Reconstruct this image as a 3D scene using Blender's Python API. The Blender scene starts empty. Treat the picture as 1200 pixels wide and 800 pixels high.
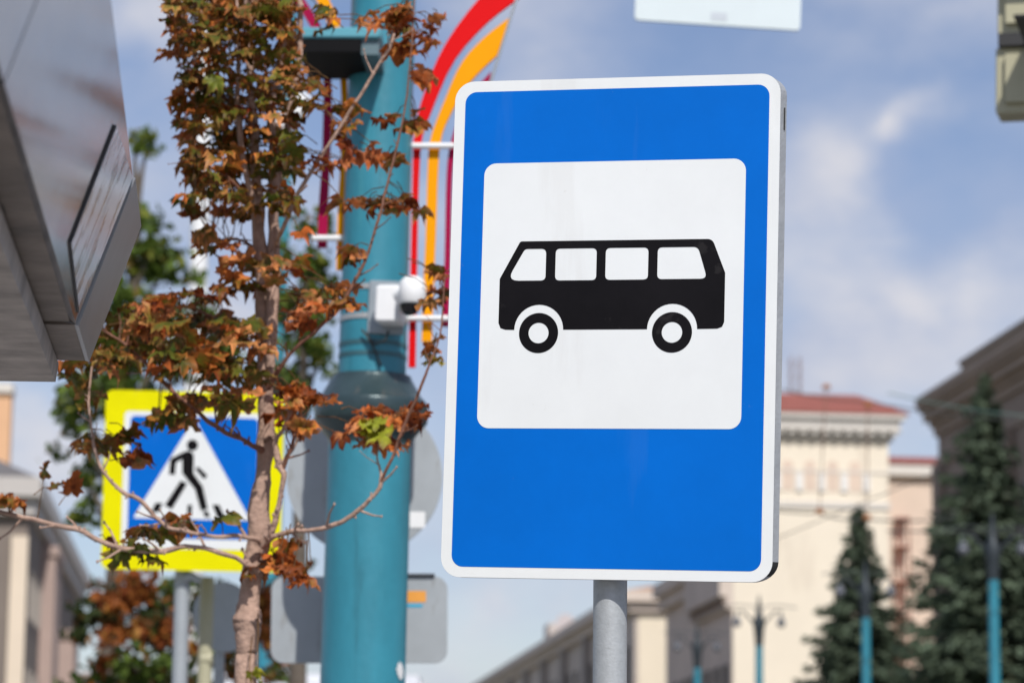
import bpy, math, random
from mathutils import Vector, Matrix, noise
from mathutils.geometry import tessellate_polygon
random.seed(7)
rad = math.radians
scene = bpy.context.scene
COL = scene.collection

# ------------------------------------------------------------------ camera model
F = 3470.0
TH = math.atan(590 / F)
RO = 0.012
CAM = Vector((0, 0, 1.6))
fw = Vector((0, math.cos(TH), math.sin(TH)))
u0 = Vector((0, -math.sin(TH), math.cos(TH)))
rt = math.cos(RO) * Vector((1, 0, 0)) + math.sin(RO) * u0
up = -math.sin(RO) * Vector((1, 0, 0)) + math.cos(RO) * u0


def ray(x, y):
    return fw + rt * ((x - 600) / F) + up * ((400 - y) / F)


def P(x, y, Y):
    d = ray(x, y)
    return CAM + d * (Y / d.y)


SA = rad(5.43)                       # the street runs 5.4 degrees left of the view
SU = Vector((-math.sin(SA), math.cos(SA), 0))
ST_ = Vector((math.cos(SA), math.sin(SA), 0))


def S(t, s, z=0.0):
    return ST_ * t + SU * s + Vector((0, 0, z))


# ------------------------------------------------------------------ materials
MATS = {}


def M(name, c, rough=0.5, metal=0.0, var=0.10, scale=4.0, bump=0.0, bscale=60.0, spec=0.5, streak=0.0, coat=0.0, flecks=None):
    if name in MATS:
        return MATS[name]
    m = bpy.data.materials.new(name)
    m.use_nodes = True
    nt = m.node_tree
    b = nt.nodes['Principled BSDF']
    b.inputs['Roughness'].default_value = rough
    b.inputs['Metallic'].default_value = metal
    b.inputs['Specular IOR Level'].default_value = spec
    b.inputs['Coat Weight'].default_value = coat
    b.inputs['Coat Roughness'].default_value = 0.12
    tc = nt.nodes.new('ShaderNodeTexCoord')
    n = nt.nodes.new('ShaderNodeTexNoise')
    n.inputs['Scale'].default_value = scale
    n.inputs['Detail'].default_value = 6
    n.inputs['Roughness'].default_value = 0.65
    src = tc.outputs['Object']
    if streak:
        mp = nt.nodes.new('ShaderNodeMapping')
        mp.inputs['Scale'].default_value = (1, 1, streak)
        nt.links.new(src, mp.inputs['Vector'])
        src = mp.outputs['Vector']
    nt.links.new(src, n.inputs['Vector'])
    r = nt.nodes.new('ShaderNodeValToRGB')
    r.color_ramp.elements[0].position = 0.3
    r.color_ramp.elements[1].position = 0.7
    r.color_ramp.elements[0].color = tuple(max(0, x * (1 - var)) for x in c) + (1,)
    r.color_ramp.elements[1].color = tuple(min(1, x * (1 + var)) for x in c) + (1,)
    nt.links.new(n.outputs['Fac'], r.inputs['Fac'])
    colout = r.outputs['Color']
    for fc, fs_, thr, amt, zs in (flecks or ()):
        # specks, scuffs, run-off marks or painted reflections: colour, noise scale, threshold, opacity, stretch along z
        mpf = nt.nodes.new('ShaderNodeMapping')
        mpf.inputs['Scale'].default_value = (1, 1, zs)
        mpf.inputs['Location'].default_value = (fs_ * .013, .7, thr)
        nt.links.new(tc.outputs['Object'], mpf.inputs['Vector'])
        nf = nt.nodes.new('ShaderNodeTexNoise')
        nf.inputs['Scale'].default_value = fs_
        nf.inputs['Detail'].default_value = 5
        nf.inputs['Roughness'].default_value = .6
        nt.links.new(mpf.outputs['Vector'], nf.inputs['Vector'])
        mf = nt.nodes.new('ShaderNodeMapRange')
        mf.inputs['From Min'].default_value = thr
        mf.inputs['From Max'].default_value = thr + .06
        mf.inputs['To Max'].default_value = amt
        nt.links.new(nf.outputs['Fac'], mf.inputs['Value'])
        mxf = nt.nodes.new('ShaderNodeMix')
        mxf.data_type = 'RGBA'
        nt.links.new(mf.outputs['Result'], mxf.inputs['Factor'])
        nt.links.new(colout, mxf.inputs[6])
        mxf.inputs[7].default_value = tuple(fc) + (1,)
        colout = mxf.outputs[2]
    nt.links.new(colout, b.inputs['Base Color'])
    if bump:
        n2 = nt.nodes.new('ShaderNodeTexNoise')
        n2.inputs['Scale'].default_value = bscale
        n2.inputs['Detail'].default_value = 4
        nt.links.new(tc.outputs['Object'], n2.inputs['Vector'])
        bp = nt.nodes.new('ShaderNodeBump')
        bp.inputs['Strength'].default_value = bump
        bp.inputs['Distance'].default_value = 0.01
        nt.links.new(n2.outputs['Fac'], bp.inputs['Height'])
        nt.links.new(bp.outputs['Normal'], b.inputs['Normal'])
    MATS[name] = m
    return m


def leaf_material(name, trans=0.3, rough=0.45):
    m = bpy.data.materials.new(name)
    m.use_nodes = True
    nt = m.node_tree
    b = nt.nodes['Principled BSDF']
    out = nt.nodes['Material Output']
    b.inputs['Roughness'].default_value = rough
    b.inputs['Specular IOR Level'].default_value = 0.22
    a = nt.nodes.new('ShaderNodeVertexColor')
    a.layer_name = 'Col'
    tc = nt.nodes.new('ShaderNodeTexCoord')
    n = nt.nodes.new('ShaderNodeTexNoise')
    n.inputs['Scale'].default_value = 70
    n.inputs['Detail'].default_value = 3
    nt.links.new(tc.outputs['Object'], n.inputs['Vector'])
    hsv = nt.nodes.new('ShaderNodeHueSaturation')
    mr = nt.nodes.new('ShaderNodeMapRange')
    mr.inputs['From Min'].default_value = 0.3
    mr.inputs['From Max'].default_value = 0.7
    mr.inputs['To Min'].default_value = 0.7
    mr.inputs['To Max'].default_value = 1.3
    nt.links.new(n.outputs['Fac'], mr.inputs['Value'])
    nt.links.new(mr.outputs['Result'], hsv.inputs['Value'])
    nt.links.new(a.outputs['Color'], hsv.inputs['Color'])
    nt.links.new(hsv.outputs['Color'], b.inputs['Base Color'])
    t = nt.nodes.new('ShaderNodeBsdfTranslucent')
    nt.links.new(hsv.outputs['Color'], t.inputs['Color'])
    mx = nt.nodes.new('ShaderNodeMixShader')
    mx.inputs['Fac'].default_value = trans
    nt.links.new(b.outputs['BSDF'], mx.inputs[1])
    nt.links.new(t.outputs['BSDF'], mx.inputs[2])
    nt.links.new(mx.outputs['Shader'], out.inputs['Surface'])
    return m


# ------------------------------------------------------------------ mesh builder
def basis(d):
    d = d.normalized()
    a = Vector((0, 0, 1)) if abs(d.z) < 0.9 else Vector((1, 0, 0))
    x = d.cross(a).normalized()
    return x, d.cross(x).normalized()


class MB:
    def __init__(self):
        self.v, self.f, self.mi, self.sm, self.c = [], [], [], [], []
        self.col = None

    def _add(self, vs, fs, mi=0, smooth=False, cols=None):
        o = len(self.v)
        self.v += [Vector(p) for p in vs]
        if cols is not None:
            self.c += cols
        for k in fs:
            self.f.append(tuple(i + o for i in k))
            self.mi.append(mi)
            self.sm.append(smooth)

    def box(self, x0, x1, y0, y1, z0, z1, mi=0, X=None):
        p = [(x0, y0, z0), (x1, y0, z0), (x1, y1, z0), (x0, y1, z0), (x0, y0, z1), (x1, y0, z1), (x1, y1, z1), (x0, y1, z1)]
        p = [Vector(q) for q in p]
        if X is not None:
            p = [X @ q for q in p]
        self._add(p, [(0, 3, 2, 1), (4, 5, 6, 7), (0, 1, 5, 4), (1, 2, 6, 5), (2, 3, 7, 6), (3, 0, 4, 7)], mi)
        return self

    def bbox(self, x0, x1, y0, y1, z0, z1, b, mi=0, X=None, n=2):
        """box with rounded edges seen from the front (xz outline rounded), chamfered front and back"""
        o = rr(x0, z0, x1, z1, b, n + 2)
        i_ = rr(x0 + b * .5, z0 + b * .5, x1 - b * .5, z1 - b * .5, b * .6, n + 2)
        loops = [[(x, y0, z) for x, z in i_], [(x, y0 + b * .5, z) for x, z in o], [(x, y1 - b * .5, z) for x, z in o], [(x, y1, z) for x, z in i_]]
        self.loft(loops, mi, X, caps=True)
        return self

    def loft(self, loops, mi=0, X=None, caps=True, smooth=False):
        n = len(loops[0])
        vs = [Vector(p) for l in loops for p in l]
        if X is not None:
            vs = [X @ p for p in vs]
        fs = []
        for k in range(len(loops) - 1):
            for i in range(n):
                j = (i + 1) % n
                fs.append((k * n + i, k * n + j, (k + 1) * n + j, (k + 1) * n + i))
        self._add(vs, fs, mi, smooth)
        if caps:
            self._add(vs[:n], [tuple(range(n))[::-1]], mi)
            self._add(vs[-n:], [tuple(range(n))], mi)
        return self

    def tube(self, pts, radii, n=10, mi=0, caps=True, cols=None):
        pts = [Vector(p) for p in pts]
        if not hasattr(radii, '__len__'):
            radii = [radii] * len(pts)
        x = None
        loops = []
        for i, p in enumerate(pts):
            d = (pts[min(i + 1, len(pts) - 1)] - pts[max(i - 1, 0)])
            if x is None:
                x, y = basis(d)
            else:
                d.normalize()
                x = (x - d * x.dot(d))
                if x.length < 1e-6:
                    x, y = basis(d)
                x.normalize()
            y = d.normalized().cross(x)
            loops.append([p + (x * math.cos(2 * math.pi * k / n) + y * math.sin(2 * math.pi * k / n)) * radii[i] for k in range(n)])
        m = len(loops)
        vs = [q for l in loops for q in l]
        fs = [(k * n + i, k * n + (i + 1) % n, (k + 1) * n + (i + 1) % n, (k + 1) * n + i) for k in range(m - 1) for i in range(n)]
        self._add(vs, fs, mi, True, [cols] * len(vs) if cols else None)
        if caps:
            self._add(loops[0], [tuple(range(n))[::-1]], mi, False, [cols] * n if cols else None)
            self._add(loops[-1], [tuple(range(n))], mi, False, [cols] * n if cols else None)
        return self

    def prism(self, outline, y0, y1, mi=0, X=None, holes=()):
        """outline in xz, extruded along y"""
        loops = [outline] + list(holes)
        flat = [p for l in loops for p in l]
        tris = tessellate_polygon([[Vector((a, b, 0)) for a, b in l] for l in loops])
        T = (lambda p: X @ Vector(p)) if X is not None else (lambda p: Vector(p))
        self._add([T((a, y0, b)) for a, b in flat], [tuple(t) for t in tris], mi)
        if y1 is not None and y1 != y0:
            self._add([T((a, y1, b)) for a, b in flat], [tuple(t)[::-1] for t in tris], mi)
            for l in loops:
                n = len(l)
                vs = [T((a, y0, b)) for a, b in l] + [T((a, y1, b)) for a, b in l]
                self._add(vs, [(i, (i + 1) % n, n + (i + 1) % n, n + i) for i in range(n)], mi)
        return self

    def lathe(self, prof, n=20, mi=0, axis0=None, axis1=None):
        """prof: (radius, parameter 0..1 along the axis)"""
        a, b = Vector(axis0), Vector(axis1)
        return self.tube([a.lerp(b, t) for r, t in prof], [r for r, t in prof], n, mi)

    def ball(self, c, r, n=12, m=8, mi=0, sz=1.0):
        c = Vector(c)
        vs = [c + Vector((0, 0, r * sz))]
        for k in range(1, m):
            a = math.pi * k / m
            for i in range(n):
                b = 2 * math.pi * i / n
                vs.append(c + Vector((r * math.sin(a) * math.cos(b), r * math.sin(a) * math.sin(b), r * sz * math.cos(a))))
        vs.append(c + Vector((0, 0, -r * sz)))
        fs = [(0, 1 + i, 1 + (i + 1) % n) for i in range(n)]
        for k in range(m - 2):
            for i in range(n):
                fs.append((1 + k * n + i, 1 + (k + 1) * n + i, 1 + (k + 1) * n + (i + 1) % n, 1 + k * n + (i + 1) % n))
        L = len(vs) - 1
        fs += [(L, L - n + (i + 1) % n, L - n + i) for i in range(n)]
        self._add(vs, fs, mi, True)
        return self

    def mesh(self, name, mats, inv=None):
        me = bpy.data.meshes.new(name)
        vs = [(inv @ p) if inv is not None else p for p in self.v]
        me.from_pydata([tuple(p) for p in vs], [], self.f)
        for m in mats:
            me.materials.append(m)
        me.polygons.foreach_set('material_index', self.mi)
        me.polygons.foreach_set('use_smooth', self.sm)
        if self.c and len(self.c) == len(self.v):
            ca = me.color_attributes.new('Col', 'FLOAT_COLOR', 'POINT')
            ca.data.foreach_set('color', [x for c in self.c for x in (c[0], c[1], c[2], 1.0)])
        me.update()
        return me


def rr(x0, z0, x1, z1, r, n=6):
    o = []
    for cx, cz, a0 in ((x1 - r, z0 + r, -90), (x1 - r, z1 - r, 0), (x0 + r, z1 - r, 90), (x0 + r, z0 + r, 180)):
        for k in range(n + 1):
            a = rad(a0 + 90 * k / n)
            o.append((cx + r * math.cos(a), cz + r * math.sin(a)))
    return o


def circ(cx, cz, r, n=40):
    return [(cx + r * math.cos(2 * math.pi * k / n), cz + r * math.sin(2 * math.pi * k / n)) for k in range(n)]


def rpoly(pts, radii, n=5):
    """polygon with rounded corners"""
    o = []
    m = len(pts)
    for i, p in enumerate(pts):
        r = radii[i] if hasattr(radii, '__len__') else radii
        p = Vector(p)
        if r <= 0:
            o.append(tuple(p))
            continue
        a = (Vector(pts[i - 1]) - p)
        b = (Vector(pts[(i + 1) % m]) - p)
        ang = a.angle(b)
        d = min(r / math.tan(ang / 2), a.length * .49, b.length * .49)
        A = p + a.normalized() * d
        B = p + b.normalized() * d
        for k in range(n + 1):
            t = k / n
            o.append(tuple(A * (1 - t) ** 2 + p * 2 * t * (1 - t) + B * t * t))
    return o


def tag(o, label=None, cat=None, group=None, kind=None):
    if label:
        o['label'] = label
    if cat:
        o['category'] = cat
    if group:
        o['group'] = group
    if kind:
        o['kind'] = kind
    return o


def thing(name, label, cat, loc, rz=0.0, group=None):
    o = bpy.data.objects.new(name, None)
    o.empty_display_size = 0.2
    COL.objects.link(o)
    o.matrix_world = Matrix.Translation(Vector(loc)) @ Matrix.Rotation(rz, 4, 'Z')
    o['_m'] = [x for r in o.matrix_world for x in r]
    return tag(o, label, cat, group)


def mw(o):
    f = list(o['_m'])
    return Matrix([f[0:4], f[4:8], f[8:12], f[12:16]])


def part(parent, name, mb, mats, label=None, local=False):
    """mb holds world coordinates (or the parent's own when local)"""
    if not isinstance(mats, (list, tuple)):
        mats = [mats]
    root = parent
    while root.parent is not None:
        root = root.parent
    inv = None if local else mw(root).inverted()
    o = bpy.data.objects.new(name, mb.mesh(name, mats, inv))
    COL.objects.link(o)
    o.parent = parent
    if label:
        o['label'] = label
    return o


def single(name, mb, mats, loc, label, cat, group=None):
    if not isinstance(mats, (list, tuple)):
        mats = [mats]
    T = Matrix.Translation(Vector(loc))
    o = bpy.data.objects.new(name, mb.mesh(name, mats, T.inverted()))
    o.location = loc
    COL.objects.link(o)
    return tag(o, label, cat, group)


def struct(name, mb, mats):
    if not isinstance(mats, (list, tuple)):
        mats = [mats]
    o = bpy.data.objects.new(name, mb.mesh(name, mats))
    COL.objects.link(o)
    return tag(o, kind='structure')


def copy_tree(o, parent=None):
    c = o.copy()
    COL.objects.link(c)
    if parent is not None:
        c.parent = parent
    for ch in [x for x in bpy.data.objects if x.parent == o]:
        copy_tree(ch, c)
    return c


def finish():
    for o in bpy.data.objects:
        if '_m' in o.keys():
            del o['_m']


# palette -----------------------------------------------------------------------
ALU = M('aluminium', (.40, .42, .44), .5, .25, .12, 18, .15, 120)
GALV = M('galvanised_steel', (.43, .455, .47), .5, .3, .10, 70, .10, 220)
DARK = M('dark_gap', (.02, .02, .02), .7)
WHITE = M('sign_white', (.775, .80, .795), .45, 0, .03, 6, .03, 14, .15, flecks=[((.42, .40, .36), 26, .70, .30, 1), ((.55, .53, .50), 9, .60, .13, .12)])
BLUE = M('sign_blue', (.0, .137, .575), .42, 0, .07, 4, .06, 12, .12, flecks=[((.10, .22, .55), 30, .71, .45, 1), ((.04, .17, .56), 10, .58, .16, .12)])
BLACK = M('sign_black', (.007, .006, .007), .42, 0, .3, 7, .03, 12, .13, flecks=[((.03, .028, .028), 24, .62, .5, 1)])
YELL = M('sign_yellow', (.78, .73, .0), .42, 0, .06, 6, spec=.12, flecks=[((.5, .46, .08), 9, .60, .35, .2)])
TEAL = M('teal_paint', (.030, .215, .29), .42, .0, .14, 9, .14, 30, .5, .3, flecks=[((.055, .27, .33), 16, .58, .45, .08), ((.018, .12, .16), 11, .60, .5, .10), ((.45, .45, .42), 30, .745, .9, .6)])
COLLAR = M('dark_teal_metal', (.040, .068, .075), .30, .3, .2, 9, .2, 40, flecks=[((.12, .12, .11), 18, .62, .5, .3)])
CREAM = M('cream_plaster', (.80, .715, .575), .85, 0, .05, .25, .1, 4, flecks=[((.62, .53, .42), .5, .56, .35, .25)])
CREAM2 = M('pale_cream_plaster', (.70, .59, .46), .85, 0, .06, .3)
PINK = M('pink_beige_plaster', (.69, .55, .44), .85, 0, .07, .3)
STONEW = M('white_trim', (.66, .62, .56), .8, 0, .05, .8)
GREYST = M('grey_brown_stone', (.62, .53, .45), .85, 0, .12, .25)
GREYST2 = M('dark_brown_stone', (.29, .225, .18), .85, 0, .15, .25)
ROOF = M('red_sheet_roof', (.27, .085, .062), .75, 0, .12, .6)
ROOFG = M('grey_sheet_roof', (.16, .15, .145), .6, .2, .12, .6)
GLASS = M('window_glass', (.03, .035, .045), .08, 0, .2, .5)
RUST = M('rust_red_paint', (.25, .07, .045), .7, 0, .15, 3)
IRON = M('dark_cast_iron', (.035, .045, .052), .5, .3, .15, 6)
KHAKI = M('khaki_paint', (.42, .40, .27), .5, 0, .08, 5)
GREYP = M('grey_sign_back', (.36, .39, .41), .5, .25, .08, 6, .05, 30, flecks=[((.22, .21, .19), 14, .62, .35, .3)])
WPAINT = M('white_paint', (.78, .79, .79), .4, 0, .04, 6)
PALE = M('pale_blue_white', (.62, .70, .72), .5, 0, .03, 4)
BARK = M('maple_bark', (.40, .27, .21), .85, 0, .30, 28, .7, 70, .2)
BARK2 = M('grey_bark', (.12, .10, .08), .9, 0, .25, 6, .5, 20, .2)
TWIG = M('red_brown_twig', (.22, .105, .07), .75, 0, .25, 40, .3, 90, .2)
LEAF = leaf_material('maple_leaf', .36)
LEAF2 = leaf_material('tree_leaf', .3, .5)
NEEDLE = leaf_material('spruce_needles', .08, .7)
WIRE = M('wire_rubber', (.03, .035, .035), .6)
WIREG = M('oxidised_copper_wire', (.10, .19, .17), .6)
ORANGE = M('orange_insulator', (.34, .13, .04), .6)

# ------------------------------------------------------------------ setting
gb = MB()
gb._add([(-1500, -700, 0), (1500, -700, 0), (1500, 2500, 0), (-1500, 2500, 0)], [(0, 1, 2, 3)])
struct('ground', gb, M('dry_grass_ground', (.10, .10, .045), .95, 0, .25, .4))
sb = MB()
KT = 2.5


def sheet(mb, t0, t1, s0, s1, z, mi=0):
    mb._add([S(t0, s0, z), S(t1, s0, z), S(t1, s1, z), S(t0, s1, z)], [(0, 1, 2, 3)], mi)


def brick_mat():
    m = M('pavement_slabs', (.26, .25, .24), .85, 0, .1, 3, .2, 40)
    return m


def slab(mb, t0, t1, s0, s1, z0, z1):
    vs = [S(t0, s0, z0), S(t1, s0, z0), S(t1, s1, z0), S(t0, s1, z0), S(t0, s0, z1), S(t1, s0, z1), S(t1, s1, z1), S(t0, s1, z1)]
    mb._add(vs, [(0, 3, 2, 1), (4, 5, 6, 7), (0, 1, 5, 4), (1, 2, 6, 5), (2, 3, 7, 6), (3, 0, 4, 7)])


sheet(sb, KT, 13.2, -60, 420, .004)
struct('road', sb, M('asphalt', (.05, .05, .052), .9, 0, .2, 2.5, .3, 60))
sb = MB()
slab(sb, -8.6, KT - .15, -60, 420, -.05, .12)
struct('pavement', sb, brick_mat())
sb = MB()
slab(sb, KT - .146, KT, -60, 420, -.05, .13)
struct('kerb', sb, M('kerb_stone', (.36, .35, .33), .85, 0, .12, 2))
sb = MB()
slab(sb, 13.2, 18.5, -60, 420, -.05, .12)
struct('far_pavement', sb, brick_mat())
sb = MB()
for k in range(40):
    sheet(sb, 6.0, 6.12, -40 + k * 8, -36 + k * 8, .008)
    sheet(sb, 9.6, 9.72, -40 + k * 8, -36 + k * 8, .008)
struct('lane_markings', sb, M('road_paint', (.7, .7, .68), .7, 0, .15, 6))

# ------------------------------------------------------------------ bus stop sign
SP = Vector((0.17408, 5.19, 2.51236))
SX = Matrix.Translation(SP) @ Matrix.Rotation(-0.26184, 4, 'Z') @ Matrix.Rotation(0.0416, 4, 'X') @ Matrix.Rotation(0.02806, 4, 'Y')
postx = -.0012
post_top = SX @ Vector((postx, .055, .40))
pb_ = SX @ Vector((postx, .0555, -.45))
post_base = Vector((pb_.x + .004, pb_.y + .0, .12))
bus = thing('bus_stop_sign', 'blue and white bus stop sign with black bus on a grey steel post', 'road sign', post_base)
mb = MB()
mb.tube([post_base, pb_, post_top], .0302, 40)
part(bus, 'post', mb, GALV)
mb = MB()
mb.tube([post_base, post_base + Vector((0, 0, .012))], .085, 24)
part(bus, 'base_flange', mb, GALV)
# sign panel: sheet plus folded rim
mb = MB()
out = rr(-.3, -.45, .3, .45, .036, 8)
mb.prism(out, 0.0, .0016, 0, SX)
N = len(out)
inn = rr(-.298, -.448, .298, .448, .034, 8)
# folded rim: side walls all around, dented at the lower right corner
lo1 = [SX @ Vector((x, .0017, z)) for x, z in out]
lo2, lo3 = [], []
for (x, z), (xi, zi) in zip(out, inn):
    depth = .022
    if x > .262 and z < -.412:
        k = min(1, ((x - .264) / .03 + (-.414 - z) / .03) / 1.2)
        depth = .022 - .003 * k
    fl = .0075 * max(0, min(1, (x - .27) / .03))           # the right flange has been bent outwards
    lo2.append(SX @ Vector((x * .999 + fl, depth, z * .9993)))
    lo3.append(SX @ Vector((xi * .965, depth - .0002, zi * .976)))
mb._add(lo1 + lo2 + lo3, [(i, (i + 1) % N, N + (i + 1) % N, N + i) for i in range(N)] + [(N + i, N + (i + 1) % N, 2 * N + (i + 1) % N, 2 * N + i) for i in range(N)])
for i in range(N):
    (xa, za), (xb, zb_) = out[i], out[(i + 1) % N]
    if .286 < (xa + xb) / 2 and -.441 < (za + zb_) / 2 < -.4155:
        mb.mi[len(mb.mi) - 2 * N + i] = 1
# the back face of the sheet, a slot in the right rim and a gap at the corner
mb.box(.3035, .3062, .0125, .0145, .35, .39, 1, SX)
panel = part(bus, 'sign_panel', mb, [ALU, DARK])
# printed face
mb = MB()
mb.prism(rr(-.2998, -.4498, .2998, .4498, .0358, 8), -.0004, None, 0, SX)
part(panel, 'white_border', mb, WHITE)
mb = MB()
mb.prism(rr(-.2800, -.4310, .2800, .4300, .021, 8), -.0008, None, 0, SX)
part(panel, 'blue_field', mb, BLUE)
mb = MB()
mb.prism(rr(-.2402, -.1832, .2402, .2975, .022, 8), -.0012, None, 0, SX)
part(panel, 'white_field', mb, WHITE)
mb = MB()
wl, wr, wz, R1, R2, R3 = -.1306, .1131, -.012, .0362, .0185, .0452
arcr = [(wr + R3 * math.cos(a), wz + .0058 + R3 * math.sin(a)) for a in [math.pi * k / 20 for k in range(21)]]
arcl = [(wl + R3 * math.cos(a), wz + .0058 + R3 * math.sin(a)) for a in [math.pi * k / 20 for k in range(21)]]
zb = -.0058
top = rpoly([(-.2055, 0.02), (-.2055, .0864), (-.1690, .1542), (.1825, .1542), (.2066, .0935), (.2066, 0.02)], [0, .004, .006, .014, .004, 0])
body = [(-.2055, .0065), (-.2015, -.0028), (-.1925, zb)] + arcl[::-1] + arcr[::-1] + [(.1945, zb), (.2030, -.0025), (.2066, .006)] + top[::-1]
r_ = .0085
wins = [rpoly([(-.1600, .1402), (-.1205, .1402), (-.1205, .0828), (-.1925, .0828)], [.009, .009, .009, .013]),
        rpoly([(-.1028, .1402), (-.0272, .1402), (-.0272, .0826), (-.1028, .0826)], r_),
        rpoly([(-.0106, .1402), (.0673, .1402), (.0673, .0828), (-.0106, .0828)], r_),
        rpoly([(.0842, .1402), (.1570, .1402), (.1745, .0832), (.0842, .0832)], [r_, .012, .009, r_])]
mb.prism(body, -.0016, None, 0, SX, holes=wins)
for cx in (wl, wr):
    mb.prism(circ(cx, wz, R1, 48), -.0016, None, 0, SX, holes=[circ(cx, wz, R2, 40)])
part(panel, 'bus_pictogram', mb, BLACK)
for zc in (.25, -.25):
    mb = MB()
    mb.box(-.27, .27, .0225, .0265, zc - .014, zc + .014, 0, SX)
    c0 = SX @ Vector((postx, .055, zc))
    mb.tube([c0 + Vector((0, 0, -.013)), c0 + Vector((0, 0, .013))], .036, 20)
    part(bus, 'clamp', mb, GALV)

# ------------------------------------------------------------------ pedestrian crossing sign
PP = Vector((-1.38567, 12.848, 3.1500))
PX = Matrix.Translation(PP) @ Matrix.Rotation(.0134, 4, 'Z') @ Matrix.Rotation(.12, 4, 'X') @ Matrix.Rotation(.0096, 4, 'Y')
pbase = P(213, 760, 12.98)
pbase.z = .12
ped = thing('crossing_sign', 'blue pedestrian crossing sign with bright yellow surround, half behind the maple', 'road sign', pbase)
mb = MB()
ptop = PX @ Vector((-.06, .10, .3))
ptop2 = P(214, 672, 12.99)
mb.tube([pbase, ptop2, Vector((ptop2.x + .04, ptop2.y - .0, 3.45))], .034, 20)
part(ped, 'post', mb, GREYP)
mb = MB()
mb.prism(rr(-.39, -.39, .39, .39, .035, 6), 0, .02, 0, PX)
pp = part(ped, 'sign_panel', mb, YELL)
mb = MB()
mb.prism(rr(-.305, -.295, .305, .300, .02, 5), -.0012, None, 0, PX)
part(pp, 'white_border', mb, WHITE)
mb = MB()
mb.prism(rr(-.279, -.250, .279, .279, .02, 5), -.0024, None, 0, PX)
part(pp, 'blue_field', mb, BLUE)
mb = MB()
mb.prism(rpoly([(0, .275), (.256, -.166), (-.256, -.166)], .008), -.0036, None, 0, PX)
part(pp, 'white_triangle', mb, WHITE)
mb = MB()
mb.prism(circ(-.006, .157, .0245, 24), -.005, None, 0, PX)
mb.prism([(-.049, .116), (-.032, .131), (-.014, .131), (.002, .114), (.002, .035), (.044, -.022), (.069, -.120), (.039, -.127), (.010, -.034), (-.047, .034)], -.005, None, 0, PX)
mb.prism([(-.037, .129), (-.1005, .096), (-.104, .027), (-.078, .027), (-.075, .080), (-.037, .101)], -.0051, None, 0, PX)
mb.prism([(-.053, .002), (-.024, -.011), (-.088, -.124), (-.119, -.107)], -.005, None, 0, PX)
mb.prism([(.009, .054), (.023, .064), (.064, .025), (.048, .010)], -.005, None, 0, PX)
for q in ([(-.160, -.098), (-.128, -.098), (-.144, -.138), (-.177, -.138)], [(.088, -.100), (.118, -.100), (.146, -.157), (.112, -.157)], [(-.02, -.103), (.0, -.103), (.0, -.15), (-.02, -.15)], [(.048, -.13), (.07, -.13), (.08, -.154), (.056, -.154)]):
    mb.prism(q, -.005, None, 0, PX)
part(pp, 'walking_figure', mb, BLACK)
mb = MB()
a = P(231, 676, 12.95)
mb.tube([P(216, 678, 12.96), P(224, 674, 12.94), P(233, 680, 12.96)], .02, 10)
part(ped, 'clamp', mb, GREYP)
mb = MB()
mb.box(-.03, .03, .021, .10, -.30, -.24, 0, PX)
part(ped, 'bracket', mb, GREYP)
# khaki pipe and the sign back beside it
kb = P(240, 790, 13.2)
kb.z = .12
mb = MB()
kt = P(243, 676, 13.2)
mb.tube([kb, kt], .032, 16)
k_ = thing('khaki_post', 'slim khaki pipe post standing beside the crossing sign post', 'post', kb)
part(k_, 'pipe', mb, KHAKI)
mb = MB()
mb.tube([P(236, 772, 13.2), P(249, 772, 13.2)], .036, 12)
part(k_, 'band', mb, KHAKI)
sbk = P(257, 722, 13.45)
TB = Matrix.Translation(sbk) @ Matrix.Rotation(rad(38), 4, 'Z')
mb = MB()
mb.prism(circ(0.03, 0, .16, 32), 0, .02, 0, TB)
sg = thing('small_sign', 'grey round back of a small sign turned sideways behind the trunk', 'road sign', (sbk.x, sbk.y, .12))
part(sg, 'sign_panel', mb, GREYP)
mb = MB()
mb.tube([(sbk.x, sbk.y + .06, .12), (sbk.x, sbk.y + .06, sbk.z + .1)], .024, 12)
part(sg, 'post', mb, GREYP)

# ------------------------------------------------------------------ teal pole and what hangs on it
def axis_pt(xa, ya, xb, yb, Y, z):
    a, b = P(xa, ya, Y), P(xb, yb, Y)
    k = (z - a.z) / (b.z - a.z)
    q = a.lerp(b, k)
    return Vector((q.x, Y, z))


def pole_at(y, Y=10.0):
    """axis point of the teal pole at picture height y"""
    x = 429.8 + (640 - y) * .0306
    q = P(x, y, Y)
    return q


pz = lambda y: pole_at(y).z
A0 = pole_at(800)
dirp = (pole_at(100) - A0).normalized()
pb0 = A0 + dirp * ((.12 - A0.z) / dirp.z)
ax = lambda z: A0 + dirp * ((z - A0.z) / dirp.z)
tp = thing('tram_pole', 'thick teal street pole with dark collar right behind the bus stop sign', 'pole', pb0)
mb = MB()
mb.tube([ax(.12), ax(pz(506))], [.150, .1405], 48)
part(tp, 'lower_shaft', mb, TEAL)
mb = MB()
mb.tube([ax(pz(450)), ax(5.2)], [.1155, .110], 48)
part(tp, 'upper_shaft', mb, TEAL)
mb = MB()
prof = [(530, 48.6), (517, 49.0), (515, 50), (506, 57), (497, 65), (495.5, 66.5), (494, 67.2), (474.5, 67.6), (473, 67.2), (471.8, 66), (467.5, 62.5), (466.5, 60.5), (447, 49.2), (445.6, 48.2), (444.8, 47.6), (441.6, 47.0), (441, 46), (440.6, 38)]
mb.tube([ax(pz(y)) for y, r in prof], [r * 10 / F for y, r in prof], 48)
part(tp, 'collar', mb, COLLAR)
for y in (406, 419):
    mb = MB()
    mb.tube([ax(pz(y + 2.5)), ax(pz(y - 2.5))], .1175, 40)
    part(tp, 'band', mb, M('dark_band', (.035, .11, .135), .5))
mb = MB()
q = ax(pz(786))
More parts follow.
